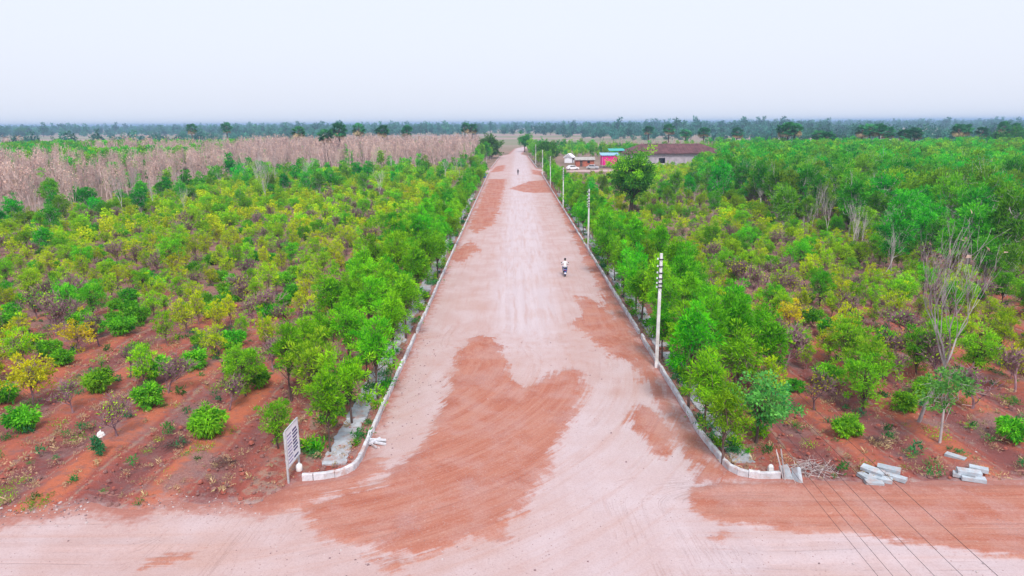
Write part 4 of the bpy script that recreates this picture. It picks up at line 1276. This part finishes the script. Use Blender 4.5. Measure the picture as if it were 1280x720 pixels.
# white drum by the sign, white boundary stone by the other kerb
p = g(371, 588)
o = thing('white_drum', 'small white plastic drum standing beside the notice board', 'drum', (p.x + 0.12, p.y, -0.01))
m = MB(); m.lathe([(0, 0), (0.13, 0), (0.14, 0.02), (0.14, 0.26), (0.11, 0.31), (0.045, 0.33)], 'white_plastic', 14); m.build('body', o, True)
m = MB(); m.lathe([(0.05, 0.325), (0.05, 0.37), (0, 0.37)], 'white_plastic', 10); m.build('cap', o)
p = g(963, 590)
o = thing('boundary_stone', 'white painted boundary stone behind the right kerb corner', 'stone', (p.x, p.y, -0.02))
m = MB(); m.box((0, 0, 0.14), (0.24, 0.2, 0.30), 'white_plastic', None, 0.85); m.lathe([(0.115, 0.28), (0.10, 0.34), (0.05, 0.38), (0, 0.39)], 'white_plastic', 10); m.build('block', o)

# ------------------------------------------------------------------ loose kerb stones and bars
block_meshes = []
for v in range(3):
    m = bevel_stone(0.90 - 0.1 * v, 0.16, 0.34, 0.03, 'concrete_block')
    for a_ in m.v: a_ -= np.array((0.08, 0.45 - 0.05 * v, 0.145))
    block_meshes.append(m.mesh('loose_stone'))
def loose(px, dz, rot, lab, group, v=0):
    p = g(*px)
    o = link('loose_kerb_stone', block_meshes[v]); o.location = (p.x, p.y, dz); o.rotation_euler = tuple(R(x) for x in rot)
    return tag(o, lab, 'kerb stone', group)
G1 = 'kerb stones heaped by the red track'
loose((1084, 599), 0.08, (0, 90, 20), 'pale kerb stone lying flat under the left of the larger heap', G1, 1)
loose((1100, 600), 0.08, (0, 88, 62), 'pale kerb stone at the front of the larger heap', G1, 0)
loose((1118, 598), 0.08, (0, 92, 48), 'pale kerb stone lying at the right of the larger heap', G1, 0)
loose((1090, 594), 0.25, (8, 80, 50), 'upper kerb stone on the left side of the larger heap', G1, 0)
loose((1110, 592), 0.25, (-6, 84, 52), 'topmost long kerb stone of the larger heap', G1, 0)
loose((1092, 605), 0.07, (0, 90, 80), 'whitish broken kerb piece in front of the larger heap', G1, 2)
G2 = 'kerb stones heaped at the right edge'
loose((1204, 596), 0.08, (0, 90, 60), 'kerb stone at the back of the smaller heap', G2, 1)
loose((1216, 600), 0.08, (0, 90, 70), 'kerb stone lying foremost in the smaller heap', G2, 0)
loose((1210, 596), 0.25, (5, 85, 75), 'upper kerb stone resting on the smaller heap', G2, 0)
loose((1222, 592), 0.24, (-4, 90, 55), 'short upper kerb stone at the right of the smaller heap', G2, 2)
loose((1194, 573), 0.08, (0, 90, 40), 'single kerb stone lying alone above the smaller heap', None, 1)
loose((982, 596), 0.18, (70, 20, 80), 'kerb stone tipped up at the end of the right kerb', 'stones at the end of the right kerb', 2)
loose((996, 599), 0.16, (55, 15, 20), 'kerb stone leaning outward beyond the end of the right kerb', 'stones at the end of the right kerb', 2)
for (px, tx, lab) in (((979, 598), (970, 562), 'thin pale stake leaning beside the right kerb end, inner one'), ((981, 599), (976, 561), 'thin pale stake leaning beside the right kerb end, outer one')):
    p = g(*px); m = MB()
    d = ray(*tx); tt = (p.y + 0.25) / d.y; top = (d.x * tt - p.x, 0.25, CAM_H + d.z * tt)
    m.tube([(0, 0, -0.03), (top[0] / 2, top[1] / 2, top[2] / 2 + 0.01), top], [0.035, 0.033, 0.028], 'bark_grey', 6)
    o = m.build('wooden_stake'); o.location = p; tag(o, lab, 'stake', 'stakes at the right kerb end')
# white concrete bars dumped against the left kerb
p = g(461, 556)
bars = [((0.22, 0.16, 0.045), -28, 0.85, 'white bar pointing down the road in the heap by the left kerb'), ((0.42, 0.30, 0.045), 12, 0.7, 'white bar at the back of the heap by the left kerb'),
        ((0.20, -0.12, 0.045), -50, 0.75, 'white bar nearest the camera in the heap by the left kerb'), ((0.55, 0.02, 0.045), -15, 0.6, 'short white bar at the road side of the heap by the left kerb'),
        ((0.28, 0.10, 0.135), 58, 0.75, 'white bar crossing over the heap by the left kerb'), ((0.36, 0.22, 0.135), -5, 0.9, 'longest white bar lying uppermost in the heap by the left kerb')]
for off, az, L_, lab in bars:
    m = MB(); m.box((0, 0, 0), (L_, 0.085, 0.085), 'concrete_kerb', None); m.box((0, 0, 0.05), (L_ * 0.96, 0.05, 0.03), 'concrete_kerb')
    o = m.build('concrete_bar'); o.location = (p.x + off[0], p.y + off[1], off[2] + 0.02); o.rotation_euler = (0, R(random.Random(az).uniform(-3, 3)), R(az))
    tag(o, lab, 'concrete bar', 'white bars dumped at the left kerb')

# brush heaps
for px, s, lab in (((1010, 588), 0.9, 'grey heap of cut twigs beyond the right kerb end'), ((222, 556), 0.8, 'dark heap of cut twigs on the red soil near the notice board'), ((280, 578), 0.6, 'small dark heap of cut twigs nearest the dirt track'), ((1095, 553), 0.7, 'brown brush heap between two mango bushes on the right')):
    p = g(*px); rs = np.random.RandomState(int(px[0])); m = MB()
    for i in range(110):
        c0 = rs.normal(size=3) * np.array((0.55, 0.4, 0.0)); c0[2] = abs(rs.normal()) * 0.16 * math.exp(-(c0[0] ** 2 + c0[1] ** 2))
        az = rs.rand() * PI; L_ = rs.uniform(0.3, 0.9); dz = rs.normal() * 0.12
        dvec = np.array((math.cos(az), math.sin(az), 0)) * L_ / 2
        m.tube([c0 - dvec + (0, 0, max(-c0[2], -dz)), c0 + (0, 0, 0.05), c0 + dvec + (0, 0, max(-c0[2], dz))], [0.013, 0.011, 0.006], 'bark_grey' if px[0] == 1010 else 'bark_brown', 3, cap=False)
    o = m.build('brush_heap'); o.location = (p.x, p.y, 0.0); o.scale = (s, s, s); tag(o, lab, 'brush heap', 'heaps of cut brush')

# dark green sapling with a white bag caught on it
p = g(125, 572)
t, c = crown_plant(401, 1.25, 0.15, 0.30, None, 14, 0.16, 420, 0.16, 0.06, 'leaf_weed', 'bark_brown', 0.02)
o = thing('dark_sapling', 'narrow dark blue-green sapling below the purple shrub', 'sapling', (p.x, p.y, -0.02)); t.build('trunk', o); c.build('crown', o)
m = MB(); m.lathe([(0.02, 0), (0.12, 0.03), (0.17, 0.12), (0.13, 0.22), (0.05, 0.27), (0.02, 0.34)], 'white_plastic', 9)
rs = np.random.RandomState(2); m.v[0] *= 1 + 0.25 * rs.normal(size=m.v[0].shape) * 0.5
o = m.build('plastic_bag'); o.location = (p.x + 0.22, p.y, 1.02); tag(o, 'white plastic bag caught on the dark sapling', 'bag')

# ------------------------------------------------------------------ people
def skin_body(name, chains, mats, parent=None):
    """One continuous body: chains of (point, radius) grown with a Skin modifier; mats(co) picks the clothing by place."""
    V = []; E = []; Rr_ = []; key = {}
    def vid(pt, r):
        k_ = tuple(round(x, 4) for x in pt)
        if k_ not in key:
            key[k_] = len(V); V.append(pt); Rr_.append(r)
        return key[k_]
    for ch in chains:
        ids = [vid(pt, r) for pt, r in ch]
        E += list(zip(ids, ids[1:]))
    me = bpy.data.meshes.new(name); me.from_pydata(V, E, [])
    o = bpy.data.objects.new(name, me); COL.objects.link(o)
    md = o.modifiers.new('skin', 'SKIN'); md.use_smooth_shade = True
    for i, sv in enumerate(me.skin_vertices[0].data):
        rr = Rr_[i]; sv.radius = rr if isinstance(rr, tuple) else (rr, rr); sv.use_root = (i == 0)
    sb = o.modifiers.new('sub', 'SUBSURF'); sb.levels = 2; sb.render_levels = 2
    dg = bpy.context.evaluated_depsgraph_get()
    new = bpy.data.meshes.new_from_object(o.evaluated_get(dg)); new.name = name
    bpy.data.objects.remove(o)
    names_ = []
    new.materials.clear()
    for f in new.polygons:
        mname = mats(f.center)
        if mname not in names_: names_.append(mname); new.materials.append(MATS[mname])
        f.material_index = names_.index(mname); f.use_smooth = True
    return link(name, new, parent)

def hand(wrist, d, side, curl):
    """Palm and five fingers from the wrist along d; returns chains."""
    w_ = np.array(wrist, float); d = unit(np.array(d, float)); s = unit(np.array(side, float)); n_ = np.cross(d, s)
    palm = w_ + d * 0.075
    ch = [[(tuple(w_), 0.026), (tuple(palm), (0.036, 0.02))]]
    for j, ln in enumerate((0.07, 0.08, 0.075, 0.058)):
        b0 = palm + s * (0.03 - 0.02 * j)
        k1 = b0 + d * ln * 0.5 + n_ * curl * 0.4 * ln; k2 = k1 + (d * (1 - curl) + n_ * curl) * ln * 0.5
        ch.append([(tuple(palm), (0.036, 0.02)), (tuple(b0 + d * 0.015), 0.011), (tuple(k1), 0.009), (tuple(k2), 0.008)])
    th = w_ + d * 0.03 + s * 0.04
    ch.append([(tuple(w_), 0.026), (tuple(th), 0.013), (tuple(th + d * 0.035 + n_ * 0.015 * (1 + curl)), 0.010)])
    return ch

# rider seen from behind; local frame: +Y is the way the machine faces
rp_ = g(706, 344)
moto = thing('motorcycle', 'blue motorcycle being ridden up the dirt road', 'motorcycle', (rp_.x, rp_.y, 0), R(-2))
def ring(m, c, r_, w_, mat, k=20, kk=8):
    vs = []; qs = []
    for i in range(k):
        a_ = 2 * PI * i / k
        for j in range(kk):
            b_ = 2 * PI * j / kk
            rr_ = r_ + w_ * math.cos(b_)
            vs.append((c[0] + w_ * math.sin(b_), c[1] + rr_ * math.cos(a_), c[2] + rr_ * math.sin(a_)))
            qs.append((i * kk + j, i * kk + (j + 1) % kk, ((i + 1) % k) * kk + (j + 1) % kk, ((i + 1) % k) * kk + j))
    m.add(vs, qs, mat)
for yy in (-0.62, 0.66):
    wh = bpy.data.objects.new('wheel', None); COL.objects.link(wh); wh.parent = moto
    m = MB(); ring(m, (0, yy, 0.29), 0.25, 0.045, 'rubber'); m.build('tyre', wh, True)
    m = MB(); ring(m, (0, yy, 0.29), 0.20, 0.018, 'chrome')
    for i in range(6):
        a_ = PI * i / 3; m.tube([(0, yy, 0.29), (0, yy + 0.2 * math.cos(a_), 0.29 + 0.2 * math.sin(a_))], 0.012, 'chrome', 4)
    m.build('rim', wh)
m = MB(); m.tube([(0, 0.66, 0.29), (0, 0.52, 0.62), (0, 0.44, 0.92)], 0.03, 'chrome', 6); m.tube([(0, 0.44, 0.9), (0, 0.05, 0.45), (0, -0.3, 0.36), (0, -0.62, 0.29)], 0.035, 'dark_metal', 6); m.tube([(0, 0.4, 0.75), (0, -0.3, 0.66), (0, -0.7, 0.74)], 0.03, 'dark_metal', 6); m.build('frame', moto)
m = MB(); m.box((0, 0.06, 0.42), (0.24, 0.36, 0.30), 'dark_metal', None, 0.8); m.tube([(0.10, 0.2, 0.34), (0.15, -0.1, 0.26), (0.15, -0.75, 0.34)], [0.025, 0.03, 0.045], 'chrome', 8); m.build('engine', moto)
m = MB(); m.prism([(-0.08, 0.68), (-0.04, 0.86), (0.10, 0.94), (0.36, 0.92), (0.42, 0.80), (0.30, 0.70)], 'x', -0.12, 0.12, 'paint_blue'); m.build('fuel_tank', moto)
m = MB(); m.prism([(-0.10, 0.70), (-0.08, 0.80), (-0.45, 0.82), (-0.78, 0.88), (-0.80, 0.80), (-0.40, 0.70)], 'x', -0.12, 0.12, 'rubber'); m.build('seat', moto)
m = MB(); m.prism([(-0.35, 0.55), (-0.3, 0.70), (-0.80, 0.80), (-0.88, 0.74), (-0.6, 0.58)], 'x', -0.13, 0.13, 'paint_blue'); m.build('side_panel', moto)
m = MB(); m.prism([(-0.55, 0.60), (-0.60, 0.64), (-0.92, 0.52), (-0.98, 0.30), (-0.95, 0.30), (-0.88, 0.48)], 'x', -0.08, 0.08, 'paint_blue'); m.box((0, -0.985, 0.42), (0.2, 0.015, 0.13), 'board_white'); m.build('rear_mudguard', moto)
m = MB(); m.box((0, -0.90, 0.72), (0.12, 0.05, 0.07), 'tail_red'); m.build('tail_light', moto)
m = MB(); m.lathe([(0, 0), (0.09, 0.01), (0.085, 0.07), (0.04, 0.13), (0, 0.14)], 'lens_clear', 12); m.v[0][:] = m.v[0][:, [0, 2, 1]] * np.array((1, -1, 1)) + np.array((0, 0.62, 0.88)); m.build('headlight', moto)
m = MB(); m.tube([(-0.36, 0.26, 1.02), (-0.2, 0.38, 1.04), (0, 0.43, 0.98), (0.2, 0.38, 1.04), (0.36, 0.26, 1.02)], 0.015, 'dark_metal', 6); hb = m.build('handlebar', moto)
for s in (-1, 1):
    m = MB(); m.tube([(s * 0.27, 0.34, 1.03), (s * 0.31, 0.36, 1.2)], 0.008, 'dark_metal', 5); m.box((s * 0.33, 0.36, 1.24), (0.12, 0.02, 0.08), 'dark_metal'); m.build('mirror', hb)
pel = (0, -0.30, 0.90)
ch = [[(pel, (0.15, 0.12)), ((0, -0.27, 1.05), (0.14, 0.11)), ((0, -0.20, 1.25), (0.17, 0.115)), ((0, -0.15, 1.40), (0.13, 0.09)), ((0, -0.13, 1.49), 0.055), ((0, -0.11, 1.56), (0.075, 0.085)), ((0, -0.10, 1.68), (0.078, 0.095)), ((0, -0.10, 1.75), 0.05)]]
for s in (-1, 1):
    ch.append([(pel, (0.15, 0.12)), ((s * 0.11, -0.22, 0.88), 0.10), ((s * 0.20, 0.12, 0.86), 0.075), ((s * 0.20, 0.10, 0.60), 0.055), ((s * 0.17, 0.0, 0.34), 0.042), ((s * 0.18, 0.04, 0.30), 0.045), ((s * 0.19, 0.16, 0.28), 0.035)])
    wr = (s * 0.335, 0.20, 1.06)
    ch.append([((0, -0.15, 1.40), (0.13, 0.09)), ((s * 0.19, -0.15, 1.38), 0.065), ((s * 0.33, -0.04, 1.17), 0.047), (wr, 0.026)])
    ch += hand(wr, (0.02 * s, 0.6, -0.15), (-s, 0, 0), 0.5)
def cloth(co):
    if co.z > 1.50: return 'skin'
    if co.z < 0.36: return 'rubber'
    if abs(co.x) > 0.28 and co.y > 0.04: return 'skin'
    return 'cloth_white' if co.z > 0.95 or (co.z > 0.9 and co.y < -0.3) else 'cloth_blue'
rider = skin_body('person', ch, cloth)
rider.location = (rp_.x, rp_.y, 0); rider.rotation_euler = (0, 0, R(-2))
tag(rider, 'person in a white shirt and blue trousers riding the motorcycle', 'person')
m = MB(); m.lathe([(0.098, 1.62), (0.106, 1.68), (0.095, 1.75), (0.05, 1.795), (0, 1.80)], 'hair_black', 12, (0, -0.115, 0)); m.build('hair', rider, True)
m = MB(); m.box((0, -0.005, 1.645), (0.02, 0.03, 0.035), 'skin'); m.build('nose', rider)

pw = g(647.5, 219)
ch = [[((0, 0, 0.92), (0.15, 0.10)), ((0, 0, 1.10), (0.14, 0.10)), ((0, 0.01, 1.30), (0.17, 0.11)), ((0, 0, 1.43), (0.12, 0.08)), ((0, 0.01, 1.51), 0.05), ((0, 0.02, 1.58), (0.07, 0.08)), ((0, 0.02, 1.70), 0.07), ((0, 0.02, 1.76), 0.04)]]
for s in (-1, 1):
    ch.append([((0, 0, 0.92), (0.15, 0.10)), ((s * 0.10, 0, 0.84), 0.095), ((s * 0.11, 0.06 * s, 0.48), 0.062), ((s * 0.11, -0.06 * s - 0.02, 0.09), 0.042), ((s * 0.12, -0.06 * s + 0.13, 0.04), 0.035)])
    wr = (s * 0.27, 0.05 * s, 0.88)
    ch.append([((0, 0, 1.43), (0.12, 0.08)), ((s * 0.19, 0, 1.40), 0.06), ((s * 0.25, -0.03, 1.13), 0.045), (wr, 0.026)])
    ch += hand(wr, (0, 0.1, -1), (0, 1, 0), 0.25)
walker = skin_body('person', ch, lambda co: 'skin' if co.z > 1.52 or (abs(co.x) > 0.2 and co.z < 0.9) else 'cloth_dark')
walker.location = (pw.x, pw.y, 0); walker.scale = (1.05,) * 3
tag(walker, 'far off person in dark clothes walking on the dirt road', 'person')
m = MB(); m.lathe([(0.09, 1.62), (0.095, 1.70), (0.08, 1.77), (0, 1.80)], 'hair_black', 10, (0, 0.01, 0)); m.build('hair', walker, True)

# ------------------------------------------------------------------ far buildings and the yard
sx0, sx1, sy0, sy1, ev, rgd = 40.0, 73.0, 239.0, 254.0, 4.6, 7.6
shed = thing('long_shed', 'long shed with rust-brown roof and pale walls beyond the saplings', 'shed', (sx0, sy0, 0))
L_, D_ = sx1 - sx0, sy1 - sy0
m = MB()
cols = 10; wdt = L_ / cols
for i in range(cols):
    x0_, x1_ = i * wdt, (i + 1) * wdt
    m.box(((x0_ + x1_) / 2, 0.15, 0.6), (wdt - 0.004, 0.3, 1.2), 'wall_lilac'); m.box(((x0_ + x1_) / 2, 0.15, 3.8), (wdt - 0.004, 0.3, 1.6), 'wall_lilac')
    m.box((x0_ + 0.5, 0.15, 2.1), (1.0 - 0.004, 0.3, 1.8), 'wall_lilac')
    if i not in (3, 7): m.box(((x0_ + x1_) / 2, 0.13, 2.1), (wdt - 2.0, 0.2, 1.8), 'wall_lilac'); m.box((x1_ - 0.5, 0.15, 2.1), (1.0 - 0.004, 0.3, 1.8), 'wall_lilac')
m.box((0.15, D_ / 2, 2.3), (0.3, D_ - 0.62, 4.6), 'wall_lilac'); m.box((L_ - 0.15, D_ / 2, 2.3), (0.3, D_ - 0.62, 4.6), 'wall_lilac'); m.box((L_ / 2, D_ - 0.15, 2.3), (L_, 0.3, 4.6), 'wall_lilac')
m.build('wall', shed)
for i in (3, 7):
    m = MB(); m.box(((i + 0.5) * wdt, 0.22, 2.1), (wdt - 2.0, 0.06, 1.8), 'window_dark'); wn = m.build('window', shed)
    m = MB(); m.box(((i + 0.5) * wdt, 0.0, 1.17), (wdt - 1.8, 0.2, 0.1), 'concrete_kerb'); m.build('sill', wn)
for i in range(cols + 1):
    m = MB(); m.box((min(L_ - 0.15, max(0.15, i * wdt)), -0.08, 2.3), (0.3, 0.14, 4.6), 'wall_lilac'); m.build('pillar', shed)
m = MB(); hip = 6.0; oh = 0.9
A = [(-oh, -oh, ev), (L_ + oh, -oh, ev), (L_ + oh, D_ + oh, ev), (-oh, D_ + oh, ev), (hip, D_ / 2, rgd), (L_ - hip, D_ / 2, rgd)]
A += [(x, y, z - 0.14) for x, y, z in A]
m.add(A, [(0, 1, 5, 4), (2, 3, 4, 5), (1, 2, 5, -1), (3, 0, 4, -1), (7, 6, 10, 11), (9, 8, 11, 10), (8, 7, 11, -1), (6, 9, 10, -1), (0, 6, 7, 1), (1, 7, 8, 2), (2, 8, 9, 3), (3, 9, 6, 0)], 'roof_rust')
m.q[-1][m.q[-1] < 0] = -1
rf_o = m.build('roof', shed)
for i in range(24):
    x_ = 0.5 + i * (L_ - 1) / 23
    e = min(1.0, x_ / hip, (L_ - x_) / hip)
    m = MB(); m.tube([(x_, -oh, ev + 0.02), (x_, -oh + (D_ / 2 + oh) * e, ev + (rgd - ev) * e + 0.02)], 0.05, 'roof_rust', 4); m.build('roof_rib', rf_o)

st = thing('magenta_stall', 'small stall with magenta cloth sides and a blue sheet roof', 'stall', (31.0, 236.0, 0))
for xx in (0, 5.4):
    for yy in (0, 3.6):
        m = MB(); m.tube([(xx, yy, -0.05), (xx, yy, 4.6 if yy else 4.1)], 0.06, 'galvanised', 6); m.build('post', st)
def cloth_panel(p0, p1, z0, z1, mat, name, seed):
    m = MB(); n = 16; vs = []
    p0, p1 = np.array(p0, float), np.array(p1, float); dr = p1 - p0; nn = np.array((-dr[1], dr[0])) / np.hypot(*dr)
    rs = np.random.RandomState(seed)
    for side in (0, 0.03):
        for zz in (z0, (z0 + z1) / 2, z1):
            for i in range(n + 1):
                q_ = p0 + dr * i / n + nn * (0.12 * math.sin(i * 1.9 + seed) + side)
                vs.append((q_[0], q_[1], zz))
    W_ = n + 1; qs = []
    for s in (0, 3 * W_):
        for r_ in (0, 1):
            for i in range(n): qs.append((s + r_ * W_ + i, s + r_ * W_ + i + 1, s + (r_ + 1) * W_ + i + 1, s + (r_ + 1) * W_ + i))
    m.add(vs, qs, mat); return m.build(name, st)
cloth_panel((0, -0.1), (5.4, -0.1), 0.9, 3.9, 'cloth_magenta', 'front_cloth', 1)
cloth_panel((-0.1, 3.6), (-0.1, 0), 0.9, 4.0, 'cloth_magenta', 'side_cloth', 2)
m = MB(); m.box((2.7, 1.8, 4.5), (6.4, 4.6, 0.08), 'roof_blue', (R(8), 0, 0)); m.build('roof', st)

o = thing('teal_lean_to', 'teal sheet roof on posts behind the magenta stall', 'shelter', (35.5, 249.0, 0))
for xx in (0, 5):
    for yy in (0, 4):
        m = MB(); m.tube([(xx, yy, -0.05), (xx, yy, 5.1 + 0.12 * yy)], 0.07, 'galvanised', 6); m.build('post', o)
m = MB(); m.box((2.5, 2, 5.45), (5.8, 5.0, 0.08), 'sheet_teal', (R(7), 0, 0)); m.build('roof', o)

def hut(name, label, x, y, W_, D_, ev_, rg_, wall, roof, rz=0.0):
    h = thing(name, label, 'hut', (x, y, float(land(x, y))), rz)
    m = MB(); m.box((0, -D_ / 2 + 0.1, ev_ / 2), (W_, 0.2, ev_), wall); m.box((0, D_ / 2 - 0.1, ev_ / 2), (W_, 0.2, ev_), wall)
    m.box((-W_ / 2 + 0.1, 0, ev_ / 2), (0.2, D_ - 0.404, ev_), wall); m.box((W_ / 2 - 0.1, 0, ev_ / 2), (0.2, D_ - 0.404, ev_), wall)
    m.prism([(-D_ / 2 + 0.2, ev_), (D_ / 2 - 0.2, ev_), (0, rg_ - 0.2)], 'x', -W_ / 2 + 0.02, -W_ / 2 + 0.18, wall); m.prism([(-D_ / 2 + 0.2, ev_), (D_ / 2 - 0.2, ev_), (0, rg_ - 0.2)], 'x', W_ / 2 - 0.18, W_ / 2 - 0.02, wall)
    m.build('wall', h)
    m = MB(); m.prism([(-D_ / 2 - 0.5, ev_ - 0.15), (0, rg_), (D_ / 2 + 0.5, ev_ - 0.15), (D_ / 2 + 0.4, ev_ - 0.32), (0, rg_ - 0.18), (-D_ / 2 - 0.4, ev_ - 0.32)], 'x', -W_ / 2 - 0.4, W_ / 2 + 0.4, roof); m.build('roof', h)
    m = MB(); m.box((-W_ * 0.2, -D_ / 2 - 0.02, 1.0), (0.95, 0.06, 2.0), 'bark_brown'); dr = m.build('door', h)
    m = MB(); m.box((-W_ * 0.2 + 0.35, -D_ / 2 - 0.07, 1.0), (0.04, 0.05, 0.15), 'galvanised'); m.build('handle', dr)
    m = MB(); m.box((W_ * 0.2, -D_ / 2 - 0.015, 1.5), (0.9, 0.05, 0.8), 'window_dark'); m.build('window', h)
    return h
hut('white_hut', 'small white hut with a pitched roof in the dirt yard', 22.5, 268, 3.2, 3.0, 2.2, 3.6, 'board_white', 'board_white', R(70))
hut('brick_hut', 'low red brick hut in the dirt yard', 26.0, 246, 6.5, 3.6, 2.4, 3.2, 'brick_red', 'thatch_grey')
hut('thatched_hut', 'grey thatched hut in the wood below the palms at right', 162, 292, 9.0, 7.0, 3.2, 7.6, 'wall_lilac', 'thatch_grey', R(20))

def car(name, label, x, y, rz, paint):
    o = thing(name, label, 'car', (x, y, 0), rz, 'vehicles parked in the yard')
    m = MB(); m.prism([(-2.0, 0.35), (-2.05, 0.75), (-1.9, 0.95), (-1.55, 1.0), (-1.2, 1.42), (-0.9, 1.48), (0.45, 1.46), (0.75, 1.40), (1.15, 1.0), (1.85, 0.88), (2.05, 0.65), (2.0, 0.35)], 'y', -0.82, 0.82, paint); m.build('body', o)
    for s in (-1, 1):
        m = MB(); m.prism([(-1.15, 1.03), (-0.92, 1.38), (-0.15, 1.40), (-0.15, 1.03)], 'y', s * 0.822, s * 0.835, 'glass_dark'); m.build('window', o)
        m = MB(); m.prism([(-0.08, 1.03), (-0.08, 1.40), (0.45, 1.38), (0.95, 1.03)], 'y', s * 0.822, s * 0.835, 'glass_dark'); m.build('window', o)
        m = MB(); m.box((2.0, s * 0.6, 0.68), (0.12, 0.3, 0.14), 'lens_clear'); m.build('headlight', o)
        m = MB(); m.box((-2.02, s * 0.62, 0.78), (0.08, 0.22, 0.18), 'tail_red'); m.build('tail_light', o)
        for xx in (-1.3, 1.3):
            wh = bpy.data.objects.new('wheel', None); COL.objects.link(wh); wh.parent = o
            m = MB(); ring(m, (0, 0, 0.31), 0.22, 0.09, 'rubber', 16, 6); m.v[0][:] = m.v[0][:, [1, 0, 2]] + np.array((xx, s * 0.78, 0)); m.build('tyre', wh)
            m = MB(); m.lathe([(0, 0), (0.2, 0.0), (0.2, 0.03), (0, 0.05)], 'chrome', 10); m.v[0][:] = m.v[0][:, [0, 2, 1]] * np.array((1, s, 1)) + np.array((xx, s * 0.82, 0.31)); m.build('rim', wh)
    m = MB(); m.box((0.98, 0, 1.22), (0.03, 1.4, 0.44), 'glass_dark', (0, R(-46), 0)); m.build('windscreen', o)
    return o
car('parked_car', 'white car parked in the dirt yard nearest the road', 20.0, 226, R(15), 'car_white')
car('parked_car', 'silver grey car parked in the dirt yard beside the magenta stall', 27.0, 229, R(-20), 'galvanised')

# blue sheeted crate at the end of the near left kerb
p = g(609, 222)
o = thing('blue_water_tank', 'blue plastic water tank behind the far end of the left kerb', 'tank', (p.x - 0.9, p.y, -0.02))
m = MB(); m.lathe([(0, 0), (0.62, 0), (0.66, 0.08), (0.64, 0.3), (0.67, 0.5), (0.64, 0.75), (0.67, 0.95), (0.64, 1.2), (0.5, 1.42), (0.25, 1.52)], 'tarp_blue', 18); m.build('body', o, True)
m = MB(); m.lathe([(0.27, 1.50), (0.28, 1.6), (0, 1.63)], 'dark_metal', 12); m.build('lid', o)

# ------------------------------------------------------------------ haze
b = NB('haze_air')
v = b.n('ShaderNodeVolumePrincipled')
v.inputs['Color'].default_value = (0.46, 0.68, 1.0, 1)
v.inputs['Density'].default_value = 0.00034
v.inputs['Anisotropy'].default_value = 0.0
b.l(v.outputs[0], b.out.inputs['Volume'])
m = MB(); m.box((0, 4200, 11), (16400, 9000, 30), 'haze_air')
tag(m.build('haze'), 'thin blue haze lying over the whole plain', kind='stuff')
